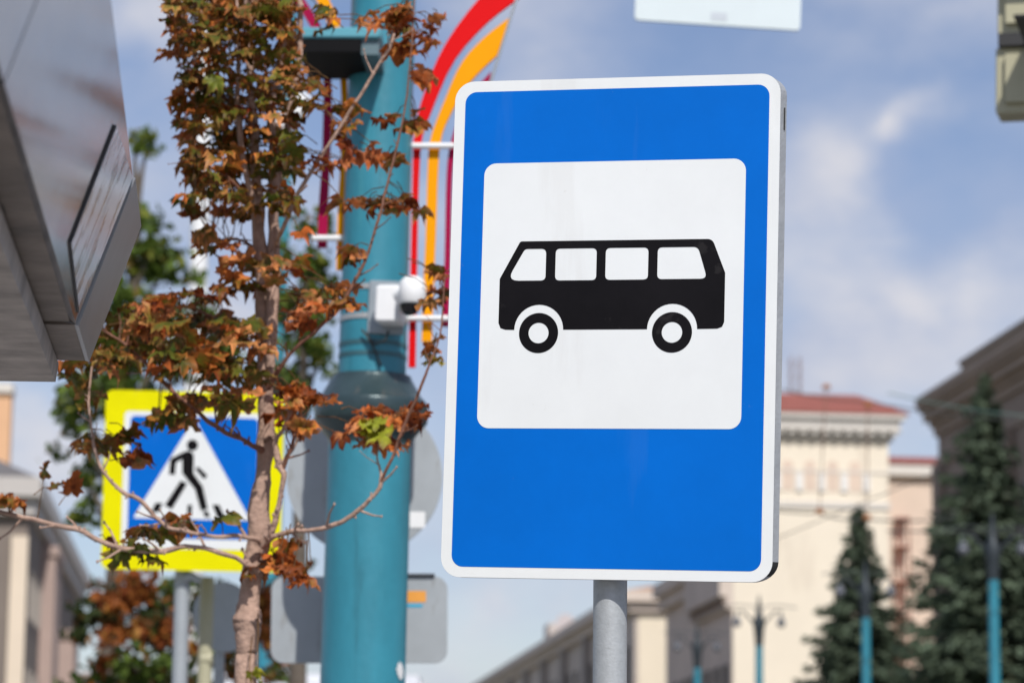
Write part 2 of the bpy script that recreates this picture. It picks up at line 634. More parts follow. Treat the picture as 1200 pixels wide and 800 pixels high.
a0 = rad(-62)
pts = []
for k in range(9):
    for j in range(9):
        a = rad(-38 + 22 * k / 8 )
        pts.append(q + Vector((math.sin(rad(62 + 20 * (k / 8 - .5))) * .1462, -math.cos(rad(62 + 20 * (k / 8 - .5))) * .1462, (j / 8 - .5) * .058)))
fs = []
for k in range(8):
    for j in range(8):
        if (k - 3.5) ** 2 / 13 + (j - 3.5) ** 2 / 15 < 1.0 + .25 * math.sin(k * 3 + j * 2):
            fs.append((k * 9 + j, (k + 1) * 9 + j, (k + 1) * 9 + j + 1, k * 9 + j + 1))
mb._add(pts, fs)
part(tp, 'paper_scrap', mb, WPAINT)
# box on the pole
mb = MB()
bc = pole_at(92)
BX = Matrix.Translation(Vector((P(408, 90, 9.9).x, 10.0, bc.z + .045))) @ Matrix.Rotation(rad(-2), 4, 'Z')
fl = thing('floodlight_box', 'teal box lamp with dark underside mounted high on the thick teal pole', 'lamp', BX @ Vector((0, 0, -.02)))
mb.bbox(-.150, .135, -.37, .02, -.004, .034, .012, 0, BX)
part(fl, 'housing', mb, M('light_teal_paint', (.10, .33, .40), .35, 0, .06, 6))
mb = MB()
mb.box(-.142, .068, -.362, .0, -.05, -.0045, 0, BX)  # black slab puts the shade under the box into its colour
part(fl, 'lens', mb, M('black_underside_shade', (.006, .006, .007), .7, spec=.1))
mb = MB()
mb.box(.07, .128, -.35, -.02, -.056, -.0045, 0, BX)
mb.tube([BX @ Vector((.11, -.1, -.05)), BX @ Vector((.135, -.05, -.12)), BX @ Vector((.15, .02, -.15)), BX @ Vector((.12, .06, -.20))], .006, 6)
part(fl, 'bracket', mb, M('bluegrey_metal', (.12, .18, .20), .45, .3))
# security camera
cc = P(452, 358, 9.86)
cam_t = thing('security_camera', 'white security camera on a grey plate strapped to the teal pole', 'camera', cc)
k1 = 9.86 / F
mb = MB()
CX = Matrix.Translation(P(453, 360, 9.875)) @ Matrix.Rotation(.03, 4, 'Y')
mb.bbox(-.062, .062, 0, .012, -.092, .092, .006, 0, CX)
part(cam_t, 'plate', mb, M('grey_plate', (.27, .31, .34), .5, .3))
HX = Matrix.Translation(P(456, 357, 9.80)) @ Matrix.Rotation(rad(-12), 4, 'Z') @ Matrix.Rotation(.03, 4, 'Y')
mb = MB()
mb.bbox(-.043, .043, -.03, .075, -.063, .063, .014, 0, HX, 3)
part(cam_t, 'housing', mb, WPAINT)
mb = MB()
dc = P(483, 355, 9.72)
mb.tube([dc + Vector((0, 0, z)) for z in (-.004, .0, .05, .075, .088, .09)], [.043, .047, .046, .040, .025, .004], 28)
mb.tube([dc + Vector((-.06, .08, .035)), dc + Vector((0, 0, .035))], .026, 14)
dm = part(cam_t, 'dome_cap', mb, WPAINT)
mb = MB()
mb.ball(dc + Vector((-.008, 0, -.006)), .036, 20, 12, 0, 1.05)
part(cam_t, 'dome_lens', mb, M('smoked_dome', (.008, .008, .01), .08))
for y in (342, 376):
    mb = MB()
    mb.tube([ax(pz(y + 3)), ax(pz(y - 3))], .1185, 40)
    part(cam_t, 'strap', mb, M('strap_steel', (.45, .45, .44), .4, .5))
mb = MB()
mb.tube([P(424, 386, 9.87), P(432, 396, 9.86), P(440, 412, 9.87), P(446, 428, 9.88)], .004, 6)
mb.tube([P(455, 388, 9.86), P(452, 398, 9.80), P(440, 404, 9.86), P(424, 386, 9.87)], .004, 6)
part(cam_t, 'cable', mb, WIRE)


def ribbon(mb, left, right, Y, th=.018, mi=0, n=26):
    def res(pl):
        pv = [Vector(p) for p in pl]
        # Catmull-Rom resample by index
        o = []
        for k in range(n):
            u = k / (n - 1) * (len(pv) - 1)
            i = min(int(u), len(pv) - 2)
            t = u - i
            p0, p1, p2, p3 = pv[max(i - 1, 0)], pv[i], pv[i + 1], pv[min(i + 2, len(pv) - 1)]
            o.append(.5 * ((2 * p1) + (p2 - p0) * t + (2 * p0 - 5 * p1 + 4 * p2 - p3) * t * t + (3 * p1 - p0 - 3 * p2 + p3) * t ** 3))
        return o
    L, Rr = res(left), res(right)
    loops = []
    for a, b in zip(L, Rr):
        pa, pb = P(a.x, a.y, Y), P(b.x, b.y, Y)
        loops.append([pa, pb, pb + Vector((0, th, 0)), pa + Vector((0, th, 0))])
    mb.loft(loops, mi)


c4 = lambda pts: [(320 + x / 4, y / 4) for x, y in pts]
REDP = M('red_acrylic', (.68, .004, .006), .45, 0, .03, 3, spec=.1)
YELP = M('amber_acrylic', (.84, .33, .0), .45, 0, .03, 3, spec=.1)
MARP = M('maroon_acrylic', (.32, .003, .05), .45, 0, .03, 3, spec=.1)
YD = 10.06
dr = thing('arched_decoration', 'red, amber and maroon arched stripes fanning out right of the teal pole', 'street decoration', P(505, 430, YD))
mb = MB()
ribbon(mb, [(478.5, 430), (480, 360), (482, 270), (483.5, 200)] + c4([(660, 640), (700, 460), (800, 220), (960, 0), (1110, -130)]),
       [(487, 430), (488, 360), (489.5, 270), (491.5, 200)] + c4([(700, 640), (735, 540), (845, 290), (1000, 110), (1155, -10)]), YD)
part(dr, 'red_stripe', mb, REDP)
mb = MB()
ribbon(mb, [(494, 400), (496, 340), (499, 270), (501, 200)] + c4([(738, 650), (800, 480), (880, 300), (985, 180), (1110, 82)]),
       [(506, 400), (508, 340), (511, 270), (513.5, 200)] + c4([(790, 640), (838, 525), (905, 410), (975, 330), (1050, 260)]), YD)
part(dr, 'amber_stripe', mb, YELP)
mb = MB()
ribbon(mb, [(518, 382), (521, 300), (523.5, 200), (530, 160)] + c4([(880, 540), (940, 430), (1022, 335)]),
       [(526, 382), (528, 300), (530.5, 200), (538, 160)] + c4([(905, 540), (960, 450), (1016, 372)]), YD)
part(dr, 'maroon_stripe', mb, MARP)
mb = MB()
mb.tube([P(606, -4, YD), P(575, 97, YD)], .005, 6)
part(dr, 'edge_rod', mb, GREYP)
for y, x0, x1 in ((171, 452, 533), (373, 470, 526)):
    mb = MB()
    a, b = P(x0, y, YD - .022), P(x1, y, YD - .022)
    mb.tube([a, b], .0105, 10)
    part(dr, 'cross_bar', mb, WPAINT)
dl = thing('arched_decoration', 'maroon and amber arched stripes left of the teal pole, behind the maple crown', 'street decoration', P(385, 315, YD))
mb = MB()
ribbon(mb, [(372, 290), (373.5, 240)] + c4([(228, 760), (236, 470), (230, 260), (190, 150), (110, 20), (40, -60)]),
       [(383, 290), (384.5, 240)] + c4([(266, 760), (275, 470), (262, 250), (232, 140), (155, 10), (90, -75)]), YD)
part(dl, 'maroon_stripe', mb, MARP)
mb = MB()
ribbon(mb, [(394, 316), (396, 240)] + c4([(316, 760), (320, 470), (302, 260), (276, 160), (215, 20), (160, -60)]),
       [(402, 316), (404, 240)] + c4([(345, 760), (350, 470), (340, 250), (318, 140), (268, 10), (225, -70)]), YD)
part(dl, 'amber_stripe', mb, YELP)
for y in (279, 60):
    mb = MB()
    mb.tube([P(366, y, YD - .022), P(425, y, YD - .022)], .0105, 10)
    part(dl, 'cross_bar', mb, WPAINT)
# the sign backs behind the pole
mb = MB()
rc = P(427, 558, 10.56)
RX = Matrix.Translation(rc)
mb.prism(circ(0, 0, 92 * 10.56 / F, 64), 0, .018, 0, RX)
rs = thing('round_sign', 'round road sign seen from its grey back behind the teal pole', 'road sign', rc)
mb2 = MB()
mb2.prism(rr(.0, 0, .055, .058, .003, 2), -.0015, None, 0, Matrix.Translation(P(480, 618, 10.559)))
part(rs, 'sign_panel', mb, GREYP)
part(rs, 'sticker', mb2, WPAINT)
mb = MB()
mb.box(-.05, .05, -.46, -.001, -.02, .02, 0, Matrix.Translation(P(430, 560, 10.555)))
part(rs, 'bracket', mb, GREYP)
k2 = 10.45 / F
pc = P(421, 726, 10.45)
LX = Matrix.Translation(pc) @ Matrix.Rotation(-.012, 4, 'Y') @ Matrix.Rotation(rad(0), 4, 'Z')
pl = thing('direction_plate', 'rectangular grey back of a road sign with rounded corners behind the teal pole', 'road sign', pc)
mb = MB()
mb.prism(rr(-103 * k2, -50 * k2, 103 * k2, 51 * k2, .045, 6), 0, .02, 0, LX)
part(pl, 'sign_panel', mb, GREYP)
mb = MB()
mb.box(42 * k2, 88 * k2, -.012, .03, 51.5 * k2, 54 * k2, 0, LX)
part(pl, 'top_rail', mb, M('dark_rubber', (.04, .04, .045), .6))
mb = MB()
mb.prism(rr(50 * k2, 21 * k2, 78 * k2, 34 * k2, .002, 1), -.0012, None, 0, LX)
mb.prism(rr(50 * k2, 15 * k2, 74 * k2, 18.5 * k2, .002, 1), -.0012, None, 1, LX)
part(pl, 'sticker', mb, [M('orange_sticker', (.75, .32, .05), .5), M('cyan_sticker', (.02, .35, .55), .5)])
mb = MB()
for z in (-.09, .09):
    mb.box(-.10, .10, -.028, -.0015, z - .012, z + .012, 0, LX)
mb.box(-.02, .02, -.40, -.028, -.10, .10, 0, LX)
part(pl, 'bracket', mb, GREYP)

# ------------------------------------------------------------------ poles further along the pavement
def far_pole(name, label, cat, x_at, Y, mat, r_up, r_lo, y_col, col_mat):
    a, b = P(x_at(800), 800, Y), P(x_at(0), 0, Y)
    d = (b - a).normalized()
    at = lambda y: a + d * ((P(600, y, Y).z - a.z) / d.z)
    zb = a + d * ((.12 - a.z) / d.z)
    t = thing(name, label, cat, zb)
    m1 = MB()
    m1.tube([zb, at(y_col + 14)], [r_lo * 1.05, r_lo], 24)
    part(t, 'lower_shaft', m1, mat)
    m1 = MB()
    m1.tube([at(y_col), at(-120)], [r_up, r_up * .92], 24)
    part(t, 'upper_shaft', m1, mat)
    m1 = MB()
    k = Y / F
    m1.tube([at(y_col + 30), at(y_col + 14), at(y_col + 2), at(y_col - 6), at(y_col - 7)], [r_lo * 1.02, r_lo * 1.9, r_lo * 1.95, r_up * 1.3, r_up], 24)
    part(t, 'collar', m1, col_mat)
    return t, at


t2, at2 = far_pole('tram_pole', 'second teal pole, thin with distance, mostly hidden by the maple trunk', 'pole', lambda y: 333 + (200 - y) * .0355, 34, TEAL, .088, .115, 440, COLLAR)
t3, at3 = far_pole('lamp_column', 'tall white column with a dark collar above the yellow crossing sign', 'pole', lambda y: 233 + (300 - y) * .03, 33, WPAINT, .108, .14, 408, COLLAR)
mb = MB()
wc = P(340, 138, 33.8)
WX = Matrix.Translation(wc) @ Matrix.Rotation(rad(35), 4, 'Y')
mb.bbox(-.11, .11, -.15, .15, -.32, .32, .05, 0, WX)
wl_ = thing('street_luminaire', 'white lamp head on the second teal pole, glimpsed through the maple', 'lamp', wc)
part(wl_, 'housing', mb, WPAINT)
mb = MB()
mb.tube([wc + Vector((0, .05, 0)), Vector((at2(138).x, at2(138).y, wc.z))], .04, 8)
part(wl_, 'arm', mb, GREYP)

# ------------------------------------------------------------------ bus shelter roof, front left
EA = P(102, 423, 5.0)
EB = P(163, 264, 5.0)
dv = ray(241, 889)
dv = dv / dv.y
back = lambda p, l: p - dv * l
LEN = 3.7
STEEL = M('brushed_steel', (.135, .126, .122), .11, .85, .3, 1.6, .05, 4, .5, 12, flecks=[((.16, .14, .125), 6, .55, .5, .5)])
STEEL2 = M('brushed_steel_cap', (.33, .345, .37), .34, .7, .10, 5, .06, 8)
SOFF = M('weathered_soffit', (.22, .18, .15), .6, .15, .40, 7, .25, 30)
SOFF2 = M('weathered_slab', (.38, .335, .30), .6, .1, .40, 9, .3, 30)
shb = Vector((-1.55, 3.0, .12))
sh = thing('bus_shelter', 'bus shelter roof edge of brushed steel jutting in at the left', 'bus shelter', shb)
n_out = (EB - EA).cross(dv).normalized()
if n_out.x < 0:
    n_out = -n_out
Left = Vector((-1, -.09, 0))
E_ = P(66, 421, 5.0)


def ext(mb, ring, l0, l1, mi=0):
    """ring of far-end points (clockwise), swept from l0 to l1 towards the camera"""
    mb.loft([[back(p, l0) for p in ring], [back(p, l1) for p in ring]], mi)


A2 = EA - n_out * .012
B2 = EB - n_out * .012
ring = [EA, EB, EB + Left * .05 + Vector((0, 0, .02)), EA + Left * .05 + Vector((0, 0, .02))]
mb = MB()
ext(mb, ring, .43, 2.1)
part(sh, 'fascia', mb, STEEL)
mb = MB()
ext(mb, ring, 2.108, LEN)
part(sh, 'fascia', mb, STEEL)
mb = MB()
ring0_ = [p - n_out * .004 for p in ring]
ext(mb, ring0_, 2.08, 2.13)
part(sh, 'joint', mb, DARK)
mb = MB()
q_ = E_ + Vector((.004, 0, .012))
mb.tube([back(q_, -.003 + k * .1) + Vector((.003 * noise.noise(Vector((k * .35, 0, 0))), 0, .004 * noise.noise(Vector((k * .4, 3, 0))))) for k in range(37)], .0085, 8)
part(sh, 'gap_shade_strip', mb, M('black_gap_shade', (.03, .028, .027), .8))  # black strip painted in for the shaded gap between soffit and slab
off = n_out * .004
ring = [EA + off, EB + off, EB + Left * .06 + Vector((0, 0, .015)), EA + Left * .06 + Vector((0, 0, .015))]
mb = MB()
ext(mb, ring, 0, .427)
part(sh, 'end_cap', mb, STEEL2)
mb = MB()
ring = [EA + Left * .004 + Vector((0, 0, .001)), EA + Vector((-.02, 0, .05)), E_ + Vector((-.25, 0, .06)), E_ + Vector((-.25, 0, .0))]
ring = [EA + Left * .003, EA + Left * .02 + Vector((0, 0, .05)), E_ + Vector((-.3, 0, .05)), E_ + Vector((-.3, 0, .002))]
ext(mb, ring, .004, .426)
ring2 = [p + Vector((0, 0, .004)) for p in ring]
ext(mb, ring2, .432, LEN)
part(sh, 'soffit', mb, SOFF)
mb = MB()
D_ = P(65, 447, 5.0)
ring = [D_, D_ + Vector((.004, 0, .032)), D_ + Vector((-.9, 0, .035)), D_ + Vector((-.9, 0, .003))]
ext(mb, ring, -.004, LEN)
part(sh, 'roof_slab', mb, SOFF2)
mb = MB()
ring = [EB + Left * .06 + Vector((0, 0, .0)), EB + Left * .06 + Vector((0, 0, .04)), EB + Left * 1.0 + Vector((0, 0, .06)), EB + Left * 1.0 + Vector((0, 0, .0))]
ext(mb, ring, .01, LEN)
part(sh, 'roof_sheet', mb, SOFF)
for l in (.7, 3.4):
    mb = MB()
    q = back(D_ + Vector((-.55, 0, .05)), l)
    mb.tube([(q.x, q.y, .12), (q.x, q.y, q.z)], .05, 16)
    part(sh, 'post', mb, STEEL)
# plate on the fascia


def on_fascia(x, y, lift=.0):
    d = ray(x, y)
    t = (EA - CAM).dot(n_out) / d.dot(n_out)
    return CAM + d * t + n_out * lift


quad = [(90, 366), (153.5, 207), (134, 146), (80.5, 284)]
mb = MB()
o_ = [on_fascia(x, y, .003) for x, y in quad]
b_ = [on_fascia(x, y, .0005) for x, y in quad]
mb.loft([b_, o_], 0)
fr = part(sh, 'display_frame', mb, M('dark_frame', (.07, .07, .075), .4, .3))
cx_, cy_ = sum(p[0] for p in quad) / 4, sum(p[1] for p in quad) / 4
ctr = sum(o_, Vector()) / 4


def bil(u, v, lift):
    a = o_[0].lerp(o_[1], u)
    b = o_[3].lerp(o_[2], u)
    return a.lerp(b, v) + n_out * lift


pm = M('painted_reflection_panel', (.80, .85, .92), .16, .0, .05, 4, flecks=[((.10, .085, .08), 15, .53, .85, .5), ((.30, .22, .20), 9, .60, .7, .8)])  # dark blotches paint the plate's reflections into its pale colour
mb = MB()
for u0_, u1_, v0_, v1_ in ((.005, .995, .006, .445), (.005, .995, .455, .992)):
    mb._add([bil(u0_, v0_, .0008), bil(u1_, v0_, .0008), bil(u1_, v1_, .0008), bil(u0_, v1_, .0008)], [(0, 1, 2, 3)])
part(fr, 'display_glass', mb, pm)

# ------------------------------------------------------------------ hanging plate and traffic light at the top
hp = P(843, 10, 14)
k3 = 14 / F
HPX = Matrix.Translation(P(843, -30, 14)) @ Matrix.Rotation(rad(4), 4, 'Z') @ Matrix.Rotation(.035, 4, 'Y')
mb = MB()
mb.prism(rr(-101 * k3, -64 * k3, 101 * k3, 64 * k3, .02, 4), 0, .02, 0, HPX)
hg = thing('hanging_sign', 'pale blank sign panel hanging above the bus stop sign at the top edge', 'road sign', HPX @ Vector((0, 0, -64 * k3)))
part(hg, 'sign_panel', mb, PALE)
mb = MB()
mb.prism(rr(-.035, -.235, .045, -.195, .004, 2), -.0015, None, 0, HPX)
part(hg, 'sticker', mb, M('faded_sticker', (.52, .57, .62), .6))
mb = MB()
for x in (-.25, .25):
    mb.tube([HPX @ Vector((x, .03, .2)), HPX @ Vector((x, .03, .55))], .012, 8)
gx = HPX @ Vector((12.2, .03, .55))
mb.tube([HPX @ Vector((-.6, .03, .55)), gx], .03, 10)
part(hg, 'hanger', mb, GREYP)
mb = MB()
mb.tube([(gx.x, gx.y, .0), (gx.x, gx.y, gx.z + .2)], [.13, .08], 16)
part(hg, 'mast', mb, GREYP)
tl0 = P(1192, 60, 12)
TX = Matrix.Translation(P(1196, 40, 12)) @ Matrix.Rotation(rad(-16), 4, 'Z') @ Matrix.Rotation(.02, 4, 'Y')
k4 = 12 / F
tl = thing('traffic_light', 'khaki traffic light housing seen from behind at the top right corner', 'traffic light', TX @ Vector((0, 0, -98 * k4)))
for i, (za, zb2) in enumerate(((-98, -16), (0, 70), (73, 156))):
    mb = MB()
    mb.bbox(-28 * k4 - (.006 if i == 0 else 0), .21, 0, .16, za * k4, zb2 * k4, .012, 0, TX)
    mb.box(-.06, .16, -.03, .0, (za + 12) * k4, (zb2 - 10) * k4, 0, TX)
    lh = part(tl, 'lamp_housing', mb, KHAKI)
    mb = MB()
    c = TX @ Vector((.06, .165, (za + zb2) / 2 * k4))
    mb.tube([c, c + Vector((.04, .14, -.01))], .10, 18)
    part(lh, 'visor', mb, M('black_visor', (.015, .015, .015), .5))
mb = MB()
mb.box(-.09, .205, -.03, .155, -15.8 * k4, -.2 * k4, 0, TX)  # dark box stands in for the band of shade between the housings
mb.box(.022, .30, -.46, -.031, -15.5 * k4, -13 * k4, 0, TX)  # added ledge, mostly out of view, shaped to shade the lower housing
mb.box(-.10, .3, -.13, -.03, 72 * k4, 82 * k4, 0, TX)
mb.tube([TX @ Vector((.1, .08, .4)), TX @ Vector((.1, .08, 1.2)), Vector((15.6, 12.4, 6.6))], [.04, .04, .06], 10)
part(tl, 'bracket', mb, M('dark_bracket_shade', (.03, .03, .03), .6))
mb = MB()
mb.tube([(15.6, 12.4, 0), (15.6, 12.4, 6.8)], [.14, .09], 16)
part(tl, 'mast', mb, MATS['dark_bracket_shade'])

# ------------------------------------------------------------------ kiosk behind the trunk
kl = P(243, 787, 33)
kr = P(497, 789, 33)
kz = kl.z
kio = thing('kiosk', 'white roofed street kiosk whose top edge shows below the signs', 'kiosk', ((kl.x + kr.x) / 2, 33 + .9, .12))
kx0, kx1 = kl.x, kr.x
mb = MB()
mb.box(kx0 + .12, kx1 - .12, 33.15, 34.9, .12, kz - .32)
part(kio, 'wall', mb, M('kiosk_panel', (.6, .6, .58), .5))
mb = MB()
mb.box(kx0, kx1, 33, 35.05, kz - .32, kz - .09)
mb.box(kx0 + .06, kx1 - .06, 33.06, 35, kz - .09, kz)
part(kio, 'roof', mb, M('kiosk_roof', (.66, .68, .72), .5))
for k in range(3):
    mb = MB()
    w = (kx1 - kx0 - .5) / 3
    mb.box(kx0 + .25 + k * w + .04, kx0 + .25 + (k + 1) * w - .04, 33.12, 33.147, 1.1, kz - .6)
    part(kio, 'window', mb, GLASS)

# ------------------------------------------------------------------ buildings
def window_mesh(w, h, d=.12, mull=2):
    """window lying in its own xz plane, facing -y"""
    m = MB()
    m.box(-w / 2, w / 2, -.02, 0, 0, h, 0)
    f = .09
    m.box(-w / 2 - f, -w / 2, -d, .001, -f, h + f, 1)
    m.box(w / 2, w / 2 + f, -d, .001, -f, h + f, 1)
    m.box(-w / 2, w / 2, -d, .001, -f, 0, 1)
    m.box(-w / 2, w / 2, -d, .001, h, h + f, 1)
    for k in range(1, mull):
        x = -w / 2 + w * k / mull
        m.box(x - .03, x + .03, -.06, -.021, 0, h, 1)
    m.box(-w / 2, w / 2, -.055, -.022, h * .68, h * .68 + .06, 1)
    return m.mesh('window', [GLASS, MATS['window_frame']])


M('window_frame', (.30, .27, .24), .7)


def put_window(parent, me, t, s, z, face):
    """face: 'L' looks towards the street (-t), 'R' (+t), 'F' towards the camera (-s)"""
    o = bpy.data.objects.new('window', me)
    COL.objects.link(o)
    o.parent = parent
    rz = {'F': 0, 'L': rad(-90), 'R': rad(90)}[face]
    o.matrix_local = Matrix.Translation((t, s, z)) @ Matrix.Rotation(rz, 4, 'Z')
    return o


# every building's empty sits at the origin of the street frame's rotation so its parts use (t, s, z)
def building(name, label, t, s):
    o = thing(name, label, 'building', S(t, s, 0), SA)
    o['_t'] = t
    o['_s'] = s
    return o


class LB(MB):
    """mesh builder in street coordinates of one building"""
    def __init__(self, b):
        super().__init__()
        self.b = b

    def bx(self, t0, t1, s0, s1, z0, z1, mi=0):
        return self.box(t0 - self.b['_t'], t1 - self.b['_t'], s0 - self.b['_s'], s1 - self.b['_s'], z0, z1, mi)


def bp(b, name, lb, mats, label=None):
    return part(b, name, lb, mats, label, local=True)


def arch_out(w, h, n=8):
    r = w / 2
    return [(-r, 0), (r, 0)] + [(r * math.cos(math.pi * k / n), h - r + r * math.sin(math.pi * k / n)) for k in range(n + 1)]


# 1 cream tower with the red roof
T0, T1, S0 = 28.4, 37.35, 165.0
zt = lambda y: 1.6 + (995 - y) * 167.5 / F
b1 = building('cream_building', 'cream building with red hip roof and a row of blind arches under its cornice', T0, S0)
lb = LB(b1)
lb.bx(T0, T1, S0, S0 + 13, 0, zt(512))
bp(b1, 'wall', lb, CREAM)
lb = LB(b1)
lb.bx(T0 - .25, T1 + .25, S0 - .25, S0 + 13.2, zt(518), zt(508))
lb.bx(T0 - .7, T1 + .55, S0 - .7, S0 + 13.5, zt(507.9), zt(495))
lb.bx(T0 - .95, T1 + .8, S0 - .95, S0 + 13.7, zt(494.9), zt(487))
bp(b1, 'cornice', lb, STONEW)
lb = LB(b1)
comb = [(0, 0)]
for k in range(15):
    x = -.2 + k * .66
    comb += [(x, 0), (x, -.17), (x + .34, -.17), (x + .34, 0)]
comb = comb[1:] + [(9.6, 0), (9.6, .05), (-.2, .05)]
lb.prism(comb, -.62, -.26, 0, Matrix.Translation((0, 0, zt(508.05) - .051)))
bp(b1, 'dentil_row', lb, STONEW)
lb = LB(b1)
e = 1.0
z0, z1 = zt(487) + .01, 1.6 + (995 - 464) * 171.5 / F
ring0 = [(T0 - e, S0 - e, z0), (T1 + e, S0 - e, z0), (T1 + e, S0 + 13 + e, z0), (T0 - e, S0 + 13 + e, z0)]
ring1 = [(T0 + 3.0, S0 + 4, z1), (T1 - .9, S0 + 4, z1), (T1 - .9, S0 + 9, z1), (T0 + 3.0, S0 + 9, z1)]
sh_ = lambda r: [(a - T0, b - S0, c) for a, b, c in r]
lb.loft([sh_([(a, b, c - .12) for a, b, c in ring0]), sh_(ring0), sh_(ring1)])
bp(b1, 'roof', lb, ROOF)
lb = LB(b1)
lb.bx(T0 - .08, T1 + .08, S0 - .10, S0, zt(599), zt(592))
lb.bx(T0 - .05, T1 + .05, S0 - .06, S0, zt(557), zt(554.5))
bp(b1, 'belt_course', lb, STONEW)
px = [928, 954.5, 981.5, 1008, 1034]
for x in (900, 927, 954, 981.5, 1008.5):
    tc_ = (x + 6.0 - 270) * S0 / F
    if tc_ > T1 - .8:
        continue
    lb = LB(b1)
    X = Matrix.Translation((tc_ - T0, -.0, zt(579)))
    lb.prism(arch_out(.66, zt(543) - zt(579)), -.03, .0, 0, X)
    bp(b1, 'niche', lb, PINK)
    lb = LB(b1)
    lb.bx(tc_ + .46, tc_ + .86, S0 - .14, S0, zt(579), zt(559))
    bp(b1, 'pilaster', lb, M('white_pilaster', (.8, .78, .74), .8))
for k in range(3):
    lb = LB(b1)
wm = window_mesh(1.3, 2.4)
for z in (3.5, 7.5):
    for x in (30.0, 32.6, 35.2):
        put_window(b1, wm, x - T0, 0, z, 'F')
# flues on the roof
lb = LB(b1)
lb.bx(T0 + 2.9, T0 + 3.1, S0 + 5, S0 + 5.2, z1, z1 + 2.2)
bp(b1, 'roof_mast', lb, GREYST2)

# 2 recessed pink wing with the rusty ladder
S2 = 176.0
z2 = lambda y: 1.6 + (995 - y) * 179 / F
b2 = building('pink_wing', 'pink beige building wing with a rusty fire ladder right of the cream building', 37.6, S2)
lb = LB(b2)
lb.bx(37.6, 56, S2, S2 + 14, 0, z2(560))
bp(b2, 'wall', lb, PINK)
lb = LB(b2)
lb.bx(37.4, 56.3, S2 - .5, S2 + 14.3, z2(560), z2(547))
bp(b2, 'cornice', lb, STONEW)
lb = LB(b2)
r0 = [(37.3, S2 - .6, z2(547) + .02), (56.5, S2 - .6, z2(547) + .02), (56.5, S2 + 14.6, z2(547) + .02), (37.3, S2 + 14.6, z2(547) + .02)]
r1 = [(37.3, S2 + 5, z2(524)), (54, S2 + 5, z2(524)), (54, S2 + 9, z2(524)), (37.3, S2 + 9, z2(524))]
o2 = lambda r: [(a - 37.6, b - S2, c) for a, b, c in r]
lb.loft([o2(r0), o2(r1)])
bp(b2, 'roof', lb, ROOF)
lad = LB(b2)
la = (1061 - 270) * S2 / F
lbx = (1076 - 270) * S2 / F
for x in (la + .1, lbx):
    lad.bx(x - .045, x + .045, S2 - .9, S2 - .8, 0, z2(612))
for y in (612, 646, 687, 726, 766, 806, 846):
    lad.bx(la - .0, lbx + .05, S2 - 1.0, S2 - .02, z2(y) - .04, z2(y) + .06)
ys = [612, 646, 687, 726, 766, 806]
for i in range(5):
    za, zb_ = z2(ys[i]), z2(ys[i + 1])
    x0_, x1_ = (la + .15, lbx - .1) if i % 2 else (lbx - .1, la + .15)
    lad.tube([(x0_ - 37.6, -.6, za), (x1_ - 37.6, -.6, zb_)], .045, 6)
bp(b2, 'fire_ladder', lad, RUST)
wm2 = window_mesh(1.2, 2.2)
for z in (4, 8, 12, 16):
    put_window(b2, wm2, 11.0, 0, z, 'F')

# 3 shaded facade between tower and projecting block
b3 = building('shaded_building', 'grey shaded building with a dentilled cornice left of the cream building', T0, 178.2)
lb = LB(b3)
lb.bx(T0 + .02, T0 + 14, 178.2, 190.8, 0, 17.5)
bp(b3, 'wall', lb, GREYST)
lb = LB(b3)
lb.bx(T0 - .9, T0 + 14, 178.2, 190.8, 17.5, 18.3)
lb.bx(T0 - .5, T0 + 14.02, 178.21, 190.79, 16.7, 17.498)
bp(b3, 'cornice', lb, GREYST)
# the tower's own street side carries the same cornice and windows
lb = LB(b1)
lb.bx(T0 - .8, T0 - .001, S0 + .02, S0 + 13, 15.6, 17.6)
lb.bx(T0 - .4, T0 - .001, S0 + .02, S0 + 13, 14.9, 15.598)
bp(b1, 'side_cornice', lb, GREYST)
lb = LB(b1)
comb = []
for k in range(21):
    x = .1 + k * .6
    comb += [(x, 0), (x, -.45), (x + .3, -.45), (x + .3, 0)]
comb += [(12.9, 0), (12.9, .05), (.1, .05)]
lb.prism(comb, .402, .55, 0, Matrix.Translation((0, 0, 15.54)) @ Matrix.Rotation(rad(90), 4, 'Z'))
bp(b1, 'side_dentils', lb, GREYST2)
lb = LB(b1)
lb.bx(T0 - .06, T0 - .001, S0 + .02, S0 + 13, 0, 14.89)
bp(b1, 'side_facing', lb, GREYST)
wm3 = window_mesh(1.5, 3.2)
for z in (3.2, 8.6):
    for k in range(4):
        put_window(b1, wm3, -.061, 2 + k * 3.1, z, 'L')
    for k in range(4):
        put_window(b3, wm3, .019, 1.6 + k * 3.1, z, 'L')

# 4 long facade beyond a side street, with the lit end wall
T4, S4 = 29.3, 212.0
b4 = building('long_facade', 'long shaded street building receding behind the sign post, with a lit cream end wall', T4, S4)
lb = LB(b4)
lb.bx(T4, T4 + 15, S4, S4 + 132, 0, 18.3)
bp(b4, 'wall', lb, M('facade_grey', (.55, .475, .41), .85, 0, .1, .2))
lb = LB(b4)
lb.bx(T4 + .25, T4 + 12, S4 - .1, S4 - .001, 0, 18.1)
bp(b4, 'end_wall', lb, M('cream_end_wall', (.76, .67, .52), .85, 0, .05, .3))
lb = LB(b4)
lb.bx(T4 - 1.0, T4 + 15.4, S4 - 1.0, S4 + 132.6, 19.0, 19.8)
lb.bx(T4 - .5, T4 + 15.2, S4 - .5, S4 + 132.3, 18.3, 18.999)
bp(b4, 'cornice', lb, GREYST)
lb = LB(b4)
r0 = [(T4 - .9, S4 - .8, 19.8), (T4 + 15.3, S4 - .8, 19.8), (T4 + 15.3, S4 + 132.4, 19.8), (T4 - .9, S4 + 132.4, 19.8)]
